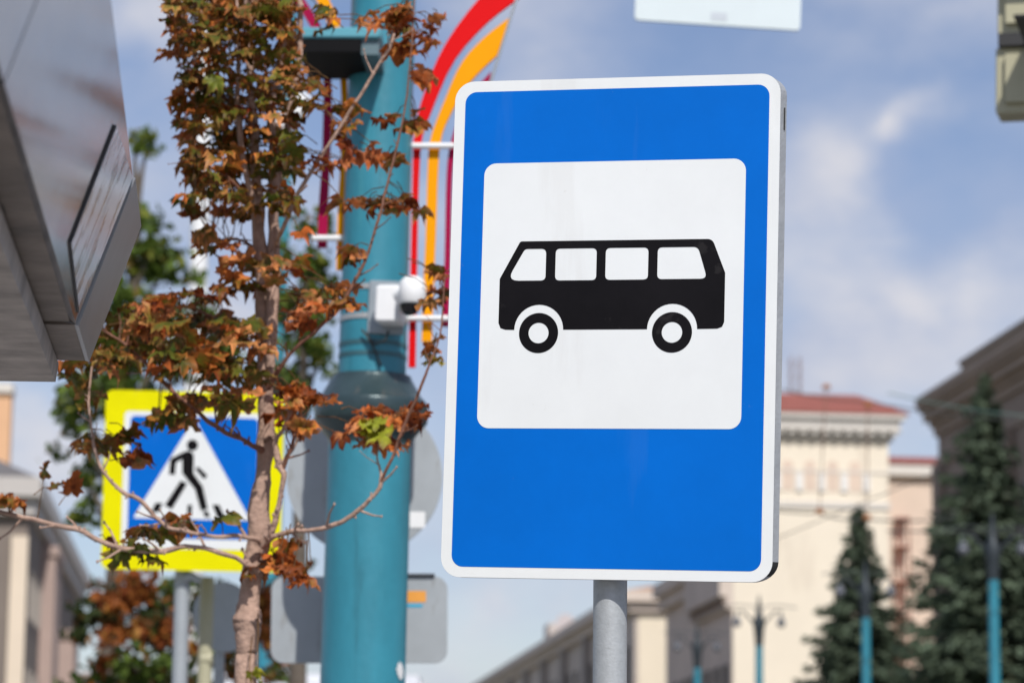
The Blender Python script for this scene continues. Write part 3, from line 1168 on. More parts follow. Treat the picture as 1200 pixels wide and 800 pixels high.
r1 = [(T4 + 6, S4 + 6, 21.4), (T4 + 9, S4 + 6, 21.4), (T4 + 9, S4 + 126, 21.4), (T4 + 6, S4 + 126, 21.4)]
o4 = lambda r: [(a - T4, b - S4, c) for a, b, c in r]
lb.loft([o4(r0), o4(r1)])
bp(b4, 'roof', lb, M('brown_roof', (.42, .22, .12), .7, 0, .2, .3))
for s in range(0, 8):
    lb = LB(b4)
    y = S4 + 10 + s * 16
    lb.bx(T4 - .55, T4 - .002, y, y + 1.8, 0, 18.29)
    bp(b4, 'pilaster', lb, M('pilaster_grey', (.34, .30, .27), .85, 0, .1, .3))
wm4 = window_mesh(1.9, 4.2)
for s in range(24):
    if s % 3 == 2:
        continue
    for z in (4.5, 11.8):
        put_window(b4, wm4, -.003, 3.5 + s * 5.33, z, 'L')
lb = LB(b4)
lb.bx(T4 + .5, T4 + 3.0, S4 + 62, S4 + 66, 19.8, 22.0)
bp(b4, 'roof_house', lb, M('roof_house_plaster', (.5, .47, .44), .7))
lb = LB(b4)
lb.tube([(1.5, 58, 19.8), (1.5, 58, 21.6)], .06, 8)
lb.tube([(1.5, 57.3, 21.7), (1.5, 57.5, 21.75), (1.5, 57.7, 21.8)], [.85, .6, .1], 16)
bp(b4, 'satellite_dish', lb, M('dish_white', (.6, .6, .62), .5))

# 5 dark building with the big cornice
T5, S5 = 32.7, 134.0
b5 = building('dark_building', 'dark brown building with a broad stepped cornice at the right edge', T5, S5)
lb = LB(b5)
lb.bx(T5, T5 + 22, 40, S5, 0, 20.55)
bp(b5, 'wall', lb, GREYST2)
lb = LB(b5)
steps = [(.18, 19.6, 20.0), (.34, 20.0, 20.3), (.6, 20.3, 20.75), (.78, 20.75, 21.0), (.9, 21.0, 21.45)]
for o_x, za, zb_ in steps:
    lb.bx(T5 - o_x, T5 + 22.4, 40, S5 + o_x * .8, za + .951, zb_ + .95)
lb.bx(T5 - .12, T5 + 22.1, 40, S5 + .1, 19.1, 19.5)
bp(b5, 'cornice', lb, M('cornice_brown', (.34, .26, .20), .85, 0, .12, .4))
lb = LB(b5)
lb.bx(T5 - .5, T5 + 21, 40, S5 - 6.5, 22.402, 22.85)
lb.bx(T5 - .62, T5 + 21.1, 40, S5 - 6.4, 22.851, 23.05)
bp(b5, 'parapet', lb, M('parapet_stone', (.33, .28, .235), .85, 0, .12, .4))
for k in range(12):
    lb = LB(b5)
    y = S5 - 1.6 - k * 6
    lb.bx(T5 - .4, T5 - .002, y, y + 1.3, 0, 19.09)
    bp(b5, 'pilaster', lb, GREYST2)
wm5 = window_mesh(1.7, 3.4)
for k in range(12):
    for z in (3, 8, 13.2):
        put_window(b5, wm5, -.003, -S5 + S5 - 3.6 - k * 6, z, 'L')
        if k < 1:
            put_window(b5, wm5, -.003, -.9 - .6, z, 'L') if False else None

# 6 left hand buildings
T6 = -9.4
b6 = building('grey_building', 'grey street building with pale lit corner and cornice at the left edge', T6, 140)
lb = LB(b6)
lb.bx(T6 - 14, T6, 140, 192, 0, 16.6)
bp(b6, 'wall', lb, M('left_shade_grey_plaster', (.20, .165, .14), .85, 0, .1, .3))  # wall colour darkened to carry the shade of the street side
lb = LB(b6)
lb.bx(T6 - .72, T6 + .05, 139.7, 139.999, 0, 15.6)
bp(b6, 'corner_pilaster', lb, CREAM2)
lb = LB(b6)
lb.bx(T6 - 14, T6 + .35, 139.5, 192.3, 16.6, 17.4)
lb.bx(T6 - 14, T6 + .6, 139.0, 192.8, 17.401, 18.3)
bp(b6, 'cornice', lb, M('left_cornice', (.50, .47, .44), .8, 0, .05, .5))
lb = LB(b6)
r0 = [(T6 - 14, 139.2, 18.31), (T6 + .45, 139.2, 18.31), (T6 + .45, 192.6, 18.31), (T6 - 14, 192.6, 18.31)]
r1 = [(T6 - 9, 144, 20.2), (T6 - 3, 144, 20.2), (T6 - 3, 188, 20.2), (T6 - 9, 188, 20.2)]
o6 = lambda r: [(a - T6, b - 140, c) for a, b, c in r]
lb.loft([o6(r0), o6(r1)])
bp(b6, 'roof', lb, ROOFG)
for s_, t_, h_ in ((151.5, .70, 15.8), (166, 1.05, 12.6), (180, 1.3, 11.0)):
    lb = LB(b6)
    lb.bx(T6 + .001, T6 + t_, s_, s_ + 5, 0, h_)
    lb.bx(T6 + .001, T6 + t_ + .15, s_ - .15, s_ + 5.15, h_, h_ + .5)
    bp(b6, 'bay', lb, M('pink_bay', (.40, .30, .26), .85, 0, .06, .4))
for k in range(3):
    for z in (2.5, 7.3, 12):
        put_window(b6, wm2, .003, 3.0 + k * 3.2, z, 'R')
for z in (2.5, 7.3, 12):
    put_window(b6, wm2, -2.5, 0, z, 'F')
    put_window(b6, wm2, .003, 21, z, 'R')
b7 = building('peach_building', 'peach plastered building cut off by the left edge of the picture', -16.0, 215)
lb = LB(b7)
lb.bx(-34, -16.0, 215, 217, 0, 33.5)
bp(b7, 'wall', lb, M('peach_plaster', (.70, .42, .24), .85, 0, .06, .3))
lb = LB(b7)
lb.bx(-34.2, -15.9, 214.7, 217.2, 33.5, 34.2)
bp(b7, 'cornice', lb, STONEW)
for z in (8, 14, 20, 26):
    for x in (-2.6, -5.6):
        put_window(b7, wm2, x, 0, z, 'F')

# ------------------------------------------------------------------ street lamps across the road
def make_lamp(loc, label):
    t = thing('street_lamp', label, 'street lamp', loc, 0, 'ornate street lamps across the road')
    m = MB()
    m.tube([(0, 0, 0), (0, 0, .9), (0, 0, 1.0), (0, 0, 6.4)], [.17, .15, .115, .095], 16)
    part(t, 'pole', m, TEAL, local=True)
    m = MB()
    m.tube([(0, 0, 6.35), (0, 0, 6.5), (0, 0, 6.75), (0, 0, 6.95), (0, 0, 7.1), (0, 0, 7.3), (0, 0, 7.62)], [.10, .11, .13, .165, .09, .06, .012], 14)
    part(t, 'finial', m, IRON, local=True)
    for sgn in (-1, 1):
        m = MB()
        m.tube([(0, 0, 6.7), (sgn * .2, 0, 7.0), (sgn * .42, 0, 7.22), (sgn * .56, 0, 7.2), (sgn * .55, 0, 7.05)], .025, 8)
        m.tube([(0, 0, 7.3), (sgn * .45, 0, 7.36), (sgn * .95, 0, 7.3)], .014, 6)
        a = part(t, 'arm', m, IRON, local=True)
        m = MB()
        m.ball((sgn * .55, 0, 6.91), .105, 14, 10)
        m.tube([(sgn * .55, 0, 7.0), (sgn * .55, 0, 7.06)], [.09, .05], 12, 0)
        part(a, 'globe', m, M('lamp_globe', (.14, .15, .17), .15), local=True)
    return t


lamps = [(1164, 675, 55, 'teal lamp post with twin globes in front of the tall spruce at the right edge'),
         (1014.5, 720, 64.4, 'teal lamp post with twin globes in front of the shorter spruce'),
         (889.5, 753, 73.5, 'slim teal lamp post with twin globes against the plain cream wall'),
         (817, 779, 82.7, 'faint teal lamp post in front of the shaded facade right of the sign post')]
lamp0 = None
for i, (x, y, Y, lab) in enumerate(lamps):
    q = P(x, y, Y)
    loc = (q.x, q.y, q.z - 6.42)
    if i == 0:
        lamp0 = make_lamp(loc, lab)
    else:
        c = copy_tree(lamp0)
        c.matrix_world = Matrix.Translation(loc)
        c['_m'] = [v for r in c.matrix_world for v in r]
        c['label'] = lab

# ------------------------------------------------------------------ overhead wires
def sag(a, b, d, n=14):
    return [a.lerp(b, k / n) - Vector((0, 0, d * 4 * (k / n) * (1 - k / n))) for k in range(n + 1)]


def wire(pts, r, mat, label):
    m = MB()
    m.tube(pts, r, 6)
    return single('overhead_wire', m, mat, pts[0], label, 'wire', 'overhead wires across the street')


wire(sag(P(860, 440, 60), P(1010, 470, 60), .1) + sag(P(1010, 470, 60), P(1280, 496, 60), .1)[1:], .014, WIRE, 'thin dark wire crossing in front of the red roof')
wire(sag(P(1040, 460, 52), P(1300, 492, 52), .12), .011, WIREG, 'greenish wire passing in front of the top of the tall spruce')
wire(sag(P(850, 588, 58), P(960, 601, 58), .05) + sag(P(960, 601, 58), P(1016, 608, 58), .06)[1:] + sag(P(1016, 608, 58), P(1120, 606, 58), .05)[1:], .018, WIRE, 'dark sagging wire below the belt course of the cream building')
wire([P(800, 676, 62), P(1110, 548, 45)], .009, WIRE, 'fine wire slanting up to the right across the cream wall')
wire([P(1040, 622, 50), P(1300, 626, 50)], .014, WIRE, 'level wire crossing the tall spruce beside the right lamp top')
for (xa, ya, xb, yb, lab) in ((968, 455, 960, 601, 'left of the two droppers with an orange insulator before the cream building'), (1017, 476, 1016, 608, 'right of the two droppers with an orange insulator above the shorter spruce')):
    a, b = P(xa, ya, 59), P(xb, yb, 58)
    t = thing('wire_dropper', lab, 'wire hanger', b, 0, 'wire droppers with insulators')
    m = MB()
    m.tube([a, b], .012, 6)
    part(t, 'dropper', m, M('dropper_brown', (.16, .09, .05), .6))
    for q in (a, b):
        m = MB()
        m.tube([q + Vector((-.07, 0, .0)), q + Vector((-.02, 0, .04)), q + Vector((.03, 0, .04)), q + Vector((.08, 0, 0))], [.03, .055, .055, .03], 10)
        part(t, 'insulator', m, ORANGE)
mq = P(932, 470, 210)
m = MB()
mt_ = P(932, 418, 210)
mt0 = Vector((mt_.x, mt_.y, 0))
for dx, dy in ((-.5, -.5), (.5, -.5), (.5, .5), (-.5, .5)):
    m.tube([mt0 + Vector((dx, dy, 0)), mt_ + Vector((dx * .6, dy * .6, 0))], .06, 5)
for k in range(40):
    z = 1 + k * (mt_.z - 1.2) / 40
    for a, b in (((-.5, -.5), (.5, -.5)), ((.5, -.5), (.5, .5)), ((-.5, -.5), (-.5, .5))):
        m.tube([(mt0.x + a[0] * .8, mt0.y + a[1] * .8, z), (mt0.x + b[0] * .8, mt0.y + b[1] * .8, z + .9)], .035, 4)
single('lattice_mast', m, M('mast_paint', (.35, .30, .32), .6), mt0, 'thin lattice antenna mast rising behind the red roof', 'antenna')

# ------------------------------------------------------------------ trees
def leaf_quad(mb, p, size, col, up_bias=.4):
    n = Vector((random.gauss(0, 1), random.gauss(0, 1), random.gauss(0, 1) + up_bias)).normalized()
    x, y = basis(n)
    a = random.random() * 6.28
    u = x * math.cos(a) + y * math.sin(a)
    w = n.cross(u)
    s = size * random.uniform(.6, 1.3)
    b = n * s * .18
    vs = [p - u * s * .5, p - u * s * .1 + w * s * .36 + b, p + u * s * .3 + w * s * .2 + b * .5, p + u * s * .55, p + u * s * .3 - w * s * .2 + b * .5, p - u * s * .1 - w * s * .36 + b]
    j = random.uniform(.8, 1.25)
    c = tuple(v * j for v in col)
    mb._add(vs, [(0, 1, 2, 3), (0, 3, 4, 5)], 0, False, [c] * 6)


def pick(pal):
    r = random.random() * sum(w for w, c in pal)
    for w, c in pal:
        r -= w
        if r <= 0:
            return c
    return pal[-1][1]


def bg_tree(name, label, base_px, Y, clumps, pal, size, dens, trunk_r, group=None, pals=None):
    base = P(base_px, 700, Y)
    base.z = .12
    t = thing(name, label, 'tree', base, 0, group)
    cs = []
    for (x, y, rx, ry) in clumps:
        c = P(x, y, Y + random.uniform(-.5, .5) * rx * Y / F * 1.4)
        cs.append((c, rx * Y / F, ry * Y / F))
    top = max(c[0].z for c in cs)
    mid = sum((c[0] for c in cs), Vector()) / len(cs)
    m = MB()
    spine = [base, base + Vector((.05, 0, mid.z * .35)), base.lerp(Vector((mid.x, mid.y, mid.z)), .75), Vector((mid.x, mid.y, top * .93))]
    m.tube(spine, [trunk_r, trunk_r * .75, trunk_r * .5, trunk_r * .15], 10)
    part(t, 'trunk', m, BARK2)
    for c, rx, ry in cs:
        m = MB()
        h = max(base.z + .5, min(c.z - .8 * (Vector((c.x, c.y, 0)) - Vector((mid.x, mid.y, 0))).length - .3, top * .9))
        # a point on the spine near that height
        best = min((spine[i].lerp(spine[i + 1], k / 8) for i in range(3) for k in range(9)), key=lambda q: abs(q.z - h))
        m.tube([best, best.lerp(c, .5) + Vector((0, 0, .12)), c], [trunk_r * .3, trunk_r * .2, trunk_r * .06], 6)
        part(t, 'limb', m, BARK2)
    m = MB()
    for c, rx, ry in cs:
        n = int(dens * 60.0 * rx * ry / (size ** 2))
        subs = [c + Vector((random.gauss(0, .5) * rx, random.gauss(0, .5) * rx, random.gauss(0, .5) * ry)) for _ in range(max(4, int(n / 22)))]
        cp = random.choice(pals) if pals else pal
        sp_ = [random.choice(pals) if pals and random.random() < .35 else cp for _ in subs]
        for k in range(n):
            si = random.randrange(len(subs))
            s_ = subs[si]
            pal = sp_[si]
            q = s_ + Vector((random.gauss(0, .16) * rx, random.gauss(0, .16) * rx, random.gauss(0, .15) * ry)) + Vector((random.gauss(0, size * .5), random.gauss(0, size * .5), random.gauss(0, size * .4)))
            leaf_quad(m, q, size, pick(pal))
    part(t, 'crown', m, LEAF2)
    return t


GREENP = [(4, (.07, .115, .018)), (3, (.10, .15, .022)), (1.6, (.17, .19, .03)), (.5, (.20, .13, .03))]
AUTP = [(3, (.05, .065, .016)), (3, (.035, .045, .014)), (2.2, (.26, .085, .022)), (1.4, (.17, .05, .018)), (.6, (.34, .17, .03))]
bg_tree('leafy_tree', 'green tree showing between the shelter roof and the maple crown', 120, 30,
        [(158, 160, 16, 18), (172, 172, 12, 12), (172, 252, 34, 20), (190, 282, 28, 22), (192, 322, 26, 24), (170, 300, 26, 24), (182, 362, 32, 24), (150, 340, 30, 40), (145, 400, 46, 34), (110, 440, 42, 36), (84, 478, 36, 20), (95, 520, 26, 18),
         (96, 560, 24, 22), (104, 592, 20, 20), (150, 470, 46, 40), (200, 430, 40, 30), (250, 400, 30, 40)], GREENP, .115, .50, .16)
bg_tree('leafy_tree', 'green tree behind the maple trunk beside the thick teal pole', 345, 25,
        [(366, 262, 14, 16), (352, 300, 24, 26), (372, 322, 22, 24), (348, 350, 26, 30), (375, 372, 20, 26), (350, 405, 26, 26), (378, 425, 18, 18), (340, 440, 26, 24), (358, 470, 14, 12), (335, 500, 10, 20)], GREENP, .09, .60, .12)
bg_tree('chestnut_tree', 'orange and green autumn tree low behind the crossing sign post', 190, 27,
        [(140, 700, 34, 26), (115, 740, 24, 30), (175, 690, 40, 22), (165, 740, 48, 34), (210, 720, 34, 36), (130, 790, 40, 30), (190, 790, 44, 30), (250, 700, 30, 30), (270, 760, 34, 36), (310, 720, 20, 40), (330, 770, 22, 30), (230, 840, 90, 40), (130, 850, 50, 40), (340, 665, 18, 14)],
        AUTP, .105, .70, .14, None, [[(3, (.06, .10, .02)), (2, (.10, .15, .025)), (.5, (.2, .1, .03))], [(3, (.34, .11, .025)), (2, (.22, .06, .018)), (1, (.42, .2, .04))], [(3, (.035, .05, .014)), (1, (.12, .05, .015))]])


def spruce(label, x, ytop, Y, h, rmax, seed):
    random.seed(seed)
    tip = P(x, ytop, Y)
    base = Vector((tip.x, tip.y, tip.z - h))
    base.z = 0
    t = thing('spruce', label, 'tree', base, 0, 'spruces across the road')
    m = MB()
    m.tube([base, base.lerp(tip, .5), tip], [.26, .15, .02], 10)
    part(t, 'trunk', m, BARK2)
    m = MB()
    H = tip.z
    nw = 58
    for w in range(nw):
        f = max(.004, (w + random.uniform(-.3, .3)) / nw)
        z = H * (1 - .97 * f ** .95) + .05
        R = rmax * (.02 + .98 * f ** .78) * random.uniform(.82, 1.1)
        nb = int(7 + 11 * f)
        for b in range(nb):
            a = 6.283 * (b + random.random() * .8) / nb + w
            if random.random() < .05:
                continue
            L = R * random.uniform(.5, 1.2)
            bt = random.uniform(.75, 1.3)
            bz = random.uniform(-.25, .25)
            d = Vector((math.cos(a), math.sin(a), 0))
            sd = Vector((-d.y, d.x, 0))
            ns = max(4, int(L / .26))
            for k in range(ns):
                u = (k + .6) / ns
                p = Vector((base.x, base.y, z + bz)) + d * (L * u) + Vector((0, 0, -.42 * L * u + .26 * L * u * u * u))
                for q in range(5):
                    wd = L * .34 * (1.05 - u) + .03 + .07 * min(1, f * 4)
                    pp_ = p + sd * random.uniform(-1, 1) * wd + Vector((0, 0, random.uniform(-.22, .08)))
                    g = bt * random.uniform(.8, 1.25)
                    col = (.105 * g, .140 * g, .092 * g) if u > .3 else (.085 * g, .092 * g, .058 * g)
                    l = random.uniform(.26, .5) * (.45 + .55 * min(1, f * 4))
                    dd = (d + sd * random.uniform(-.9, .9) + Vector((0, 0, random.uniform(-.9, .15)))).normalized()
                    x_, y_ = basis(dd)
                    ww = random.uniform(.07, .13)
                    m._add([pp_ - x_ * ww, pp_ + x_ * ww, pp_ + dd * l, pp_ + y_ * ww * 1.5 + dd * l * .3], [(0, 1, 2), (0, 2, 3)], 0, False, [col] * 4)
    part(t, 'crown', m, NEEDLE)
    return t


spruce('tall dark spruce at the right edge in front of the dark building', 1153, 444, 95, 16.4, 5.0, 5)
spruce('shorter spruce in front of the cream building', 1006, 598, 118, 15, 4.4, 9)
random.seed(21)

# ------------------------------------------------------------------ the maple
MY = 7.5
mbase = P(287, 800, MY)
mbase.z = .12
mp = thing('maple_sapling', 'young maple with scorched brown and green leaves in front of the crossing sign', 'tree', mbase)
KP = MY / F


def px_path(pts):
    """(x, y, width in px, depth offset) -> points, radii"""
    return [P(p[0], p[1], MY + (p[3] if len(p) > 3 else 0)) for p in pts], [p[2] * .5 * KP for p in pts]


def smooth_path(pts, n=5):
    pv = [Vector(p[:4] if len(p) > 3 else tuple(p) + (0,)) for p in pts]
    o = []
    for i in range(len(pv) - 1):
        p0, p1, p2, p3 = pv[max(i - 1, 0)], pv[i], pv[i + 1], pv[min(i + 2, len(pv) - 1)]
        for k in range(n):
            t = k / n
            o.append(.5 * ((2 * p1) + (p2 - p0) * t + (2 * p0 - 5 * p1 + 4 * p2 - p3) * t * t + (3 * p1 - p0 - 3 * p2 + p3) * t ** 3))
    o.append(pv[-1])
    return [tuple(v) for v in o]


def limb(mb, pts, n=12, wob=.0, mi=0):
    sp = smooth_path(pts)
    if wob:
        sp = [(a + 1.3 * noise.noise(Vector((i * .45, a * .01, b * .01))) * (.3 + min(1, c / 6)), b + 1.6 * noise.noise(Vector((i * .45, 9.1, a * .013))), c, d) for i, (a, b, c, d) in enumerate(sp)]
    P3, R3_ = px_path(sp)
    if wob:
        R3_ = [r * (1 + wob * noise.noise(p * 14)) for p, r in zip(P3, R3_)]
    mb.tube(P3, R3_, n, mi)
    return P3


m = MB()
down = [(mbase, .034), (P(286, 1100, MY), .031)]
limb(m, [(283, 1400, 30), (285, 1100, 28), (288, 800, 25.5), (289, 765, 25), (290, 738, 27), (290, 725, 30), (291, 712, 26), (293, 690, 25), (298, 662, 28), (302, 640, 27), (304, 615, 24), (303, 598, 26), (307, 570, 22), (310, 540, 21), (312, 505, 20), (312, 470, 19), (311, 430, 20), (310, 400, 21), (309, 360, 20), (307, 320, 18), (303, 270, 16), (300, 220, 13), (299, 170, 11), (294, 110, 9), (291, 50, 8), (290, -10, 7), (294, -120, 4)], 16, .35)
m.tube([mbase, P(283, 1400, MY)], [.045, .034], 16)
part(mp, 'trunk', m, BARK)
limbs = {}


def branch(key, pts, mat=None, n=8):
    m_ = MB()
    limbs[key] = limb(m_, pts, n, .3)
    L_ = limbs[key]
    ws = [p[2] for p in pts]
    for i in range(3, len(L_) - 1):
        w_ = ws[min(len(ws) - 1, int(i / len(L_) * len(ws)))]
        if random.random() < .42:
            d_ = (L_[i + 1] - L_[i - 1]).normalized()
            o_ = Vector((random.gauss(0, 1), random.gauss(0, 1), random.gauss(.3, .8)))
            o_ = (o_ - d_ * o_.dot(d_)).normalized()
            ln = random.choice((random.uniform(.006, .016), random.uniform(.03, .085)))
            tip_ = L_[i] + (o_ + d_ * .8).normalized() * ln
            r0_ = min(w_ * .3, 2.4) * KP
            m_.tube([L_[i], L_[i].lerp(tip_, .55) + o_ * ln * .08, tip_], [r0_, r0_ * .7, r0_ * .5], 5)
            m_.ball(tip_, r0_ * .85, 6, 4, 0, 1.4)
    return part(mp, 'branch', m_, mat or BARK)


branch('s2', [(317, 430, 11, -.03), (318, 390, 13, -.035), (320, 340, 13, -.03), (321, 290, 14), (321, 240, 14), (321, 190, 12), (318, 140, 9), (323, 90, 8), (336, 40, 6), (345, -20, 5), (356, -100, 3)])
branch('s3', [(322, 230, 10, .02), (330, 190, 9, .03), (340, 130, 8), (350, 70, 7), (352, 10, 6), (349, -60, 4)])
branch('s4', [(304, 260, 9, -.04), (286, 190, 7, -.08), (279, 120, 6, -.1), (280, 50, 5, -.1), (276, -30, 3, -.1)])
branch('r1', [(322, 288, 6, -.05), (334, 262, 5, -.1), (348, 228, 5, -.12), (375, 185, 5, -.14), (405, 138, 4.6, -.16), (432, 96, 4.4, -.18), (456, 57, 4, -.2), (462, 40, 3, -.2)], None)
branch('r2', [(314, 455, 7, -.04), (330, 428, 5.5, -.08), (352, 403, 5, -.1), (378, 380, 4.6, -.12), (398, 360, 4.4, -.14), (416, 330, 4.0, -.16), (430, 300, 3.6, -.17), (442, 262, 3.2, -.18), (452, 225, 2.8, -.18), (463, 180, 2.6, -.18), (474, 130, 2.4, -.18), (480, 80, 2.2, -.18), (484, 30, 2, -.18), (487, -30, 2, -.18)], TWIG)
branch('r3', [(306, 640, 10, -.05), (322, 628, 7, -.08), (345, 622, 6, -.1), (372, 620, 6, -.12), (398, 612, 5.8, -.14), (420, 598, 5.4, -.16), (438, 580, 5, -.18), (446, 568, 5.6, -.18), (446, 552, 3.2, -.18), (442, 538, 2.6, -.18), (444, 520, 2, -.18)], None)
branch('r4', [(446, 566, 4, -.18), (456, 544, 3.4, -.2), (474, 498, 3.8, -.22), (490, 462, 3.6, -.24), (504, 425, 2.4, -.26), (515, 395, 2.0, -.26), (519, 360, 1.8, -.26), (521, 325, 1.6, -.26)], TWIG)
branch('r5', [(308, 655, 8, -.03), (317, 628, 7, -.06), (325, 600, 7, -.08), (332, 560, 7, -.1), (327, 545, 8, -.1), (322, 520, 6, -.1), (330, 505, 4, -.12), (342, 480, 3, -.12)], None)
branch('r6', [(331, 552, 5, -.1), (340, 525, 4, -.12), (347, 505, 3.4, -.12), (350, 485, 2.6, -.12)], TWIG)
branch('l1', [(302, 668, 9, -.04), (285, 658, 7, -.08), (262, 648, 6, -.1), (225, 640, 5.4, -.12), (190, 645, 6, -.13), (150, 643, 6, -.13), (122, 636, 6, -.13), (95, 621, 6, -.12), (84, 619, 6.5, -.12), (50, 612, 6, -.1), (20, 604, 6, -.08), (-20, 594, 5, -.06)], None)
branch('l2', [(304, 634, 8, -.06), (285, 628, 5.5, -.1), (255, 628, 5, -.13), (225, 624, 4.8, -.15), (200, 618, 5, -.16), (183, 606, 5.2, -.17), (165, 586, 5.4, -.18), (145, 577, 4.6, -.18), (124, 556, 4, -.18), (112, 530, 3.6, -.18), (107, 500, 3, -.18), (104, 465, 2.6, -.17), (108, 430, 2, -.15)], None)
branch('l3', [(307, 528, 8, -.05), (290, 518, 6, -.1), (268, 508, 5.4, -.13), (245, 494, 5, -.15), (222, 474, 5, -.15), (200, 456, 5, -.14), (180, 436, 4.4, -.12), (160, 415, 3.6, -.1), (140, 398, 3, -.08), (118, 385, 2, -.05)], TWIG)
branch('l4', [(309, 420, 6, .03), (290, 398, 5, .06), (265, 380, 4, .08), (235, 365, 3.4, .1), (205, 358, 3, .12), (170, 356, 2.4, .12)], TWIG)
branch('l5', [(300, 240, 6, -.03), (275, 215, 4.4, -.08), (250, 198, 3.6, -.12), (225, 182, 2.6, -.15)], TWIG)
branch('l6', [(297, 150, 6, -.03), (270, 120, 4.4, -.06), (240, 95, 3.4, -.1), (210, 78, 2.4, -.12)], TWIG)
branch('l7', [(290, 60, 5, -.02), (265, 30, 4, .02), (235, 10, 3, .04), (205, -10, 2, .06)], TWIG)
branch('l8', [(306, 300, 5, .03), (290, 285, 3.4, .06), (268, 280, 2.4, .08), (245, 282, 2, .1)], TWIG)

ANG = [(0, 1.0), (6, .80), (13, .78), (17, .64), (25, .50), (33, .68), (41, .72), (49, .95), (56, .74), (64, .68), (74, .48), (86, .60), (98, .72), (110, .54), (138, .36), (165, .14)]
OUT = [(math.sin(rad(a)) * r, math.cos(rad(a)) * r) for a, r in ANG] + [(0, -.02)] + [(-math.sin(rad(a)) * r, math.cos(rad(a)) * r) for a, r in ANG[:0:-1]]
NO = len(OUT)
GRN = [(.085, .11, .014), (.06, .085, .012), (.13, .15, .018), (.10, .115, .016)]
RED = [(.17, .032, .009), (.22, .05, .012), (.12, .026, .009), (.28, .075, .015)]
ORG = [(.54, .17, .04), (.60, .24, .085), (.46, .12, .03), (.56, .19, .075)]
YEL = [(.42, .40, .03), (.30, .33, .03)]


def maple_leaf(mb, p, tipd, nrm, size, brown, inner=None, curl=None):
    tipd = tipd.normalized()
    n = (nrm - tipd * nrm.dot(tipd)).normalized()
    sd = tipd.cross(n)
    gc = inner or random.choice(GRN)
    ec = random.choice(ORG) if random.random() < .74 else random.choice(RED)
    if brown > .75 and inner is None:
        gc = random.choice(RED + ORG[2:3] + GRN[2:3])
    k_curl = curl * random.uniform(.8, 1.6) if curl is not None else random.choice((random.uniform(.2, .8), random.uniform(.7, 1.8)))
    fold = random.uniform(-.1, .55)
    tw = random.uniform(-.5, .5)
    c0 = .18
    vs, cols = [], []

    def place_(x, y, edge):
        r2 = x * x + (y - c0) ** 2
        z = -k_curl * .55 * r2 + fold * abs(x) * .6 + tw * x * (y - .1)
        if edge:
            z += random.uniform(-.17, .17) + k_curl * .06
            x *= 1 - .22 * k_curl * r2
            y = c0 + (y - c0) * (1 - .22 * k_curl * r2)
        return p + (sd * x + tipd * (y) + n * z) * size

    lob = [random.uniform(.72, 1.22) for _ in range(5)]
    wx = random.uniform(.75, 1.12)
    bite = random.randrange(NO) if random.random() < .3 else -9

    def shaped(i, x, y):
        k = lob[min(4, int((math.atan2(x, y) + math.pi) / (2 * math.pi) * 5))]
        if abs(i - bite) < 2:
            k *= .6
        return x * wx * k, y * k
    vs.append(place_(0, c0, False))
    cols.append(gc)
    j = random.uniform(.75, 1.35)
    for i, (x, y) in enumerate(OUT):
        x, y = shaped(i, x, y)
        vs.append(place_(x * .55, c0 + (y - c0) * .55, False))
        b = max(0, min(1, brown * 1.3 - .35 + random.uniform(-.25, .25)))
        cols.append(tuple((g * (1 - b) + e * b) * j for g, e in zip(gc, ec)))
    for i, (x, y) in enumerate(OUT):
        x, y = shaped(i, x, y)
        vs.append(place_(x, y, True))
        b = max(0, min(1, brown * 1.7 + random.uniform(-.25, .2)))
        cols.append(tuple((g * (1 - b) + e * b) * j for g, e in zip(gc, ec)))
    fs = []
    for i in range(NO):
        k2_ = (i + 1) % NO
        fs.append((0, 1 + i, 1 + k2_))
        fs.append((1 + i, 1 + NO + i, 1 + NO + k2_, 1 + k2_))
    mb._add(vs, fs, 0, True, cols)


crown = MB()
allpts = [q for l in limbs.values() for q in l] + px_path(smooth_path([(312, 470, 19), (309, 360, 20), (303, 270, 16), (299, 170, 11), (291, 50, 8)]))[0]


def nearest(p):
    return min(allpts, key=lambda q: (q - p).length_squared)


def cluster(x, y, rx, ry, n, size=36, brown=.6, dz=.30, inner=None, left=0.0, curl=None):
    for _ in range(n):
        for _t in range(20):
            a, b = random.uniform(-1, 1), random.uniform(-1, 1)
            if a * a + b * b <= 1:
                break
        p = P(x + a * rx, y + b * ry, MY + random.uniform(-dz, dz) - .05)
        q = nearest(p)
        outw = (p - q)
        outw.z *= .5
        if outw.length < .02:
            outw = Vector((random.uniform(-1, 1), random.uniform(-1, 1), 0))
        outw.normalize()
        tipd = outw * .8 + Vector((random.gauss(0, .6) + left, random.gauss(0, .5), random.gauss(-.22, .24)))
        nrm = Vector((random.gauss(0, .34), random.gauss(-.22, .34), 1.0))
        s_ = size * KP * random.uniform(.72, 1.25)
        bb = min(1, max(0, brown + random.uniform(-.35, .35)))
        base_ = p - tipd.normalized() * s_ * .45
        maple_leaf(crown, base_, tipd, nrm, s_, bb, inner() if callable(inner) else None, curl)
        # leaf stalk back towards the twig
        q2 = nearest(base_)
        pet = base_ + (q2 - base_).normalized() * min((q2 - base_).length, random.uniform(.05, .13)) + Vector((0, 0, random.uniform(-.005, .02)))
        crown.tube([base_, base_.lerp(pet, .5) + Vector((0, 0, .008)), pet], [.0012, .0013, .0016], 4, 0, False, (.22, .12, .05))


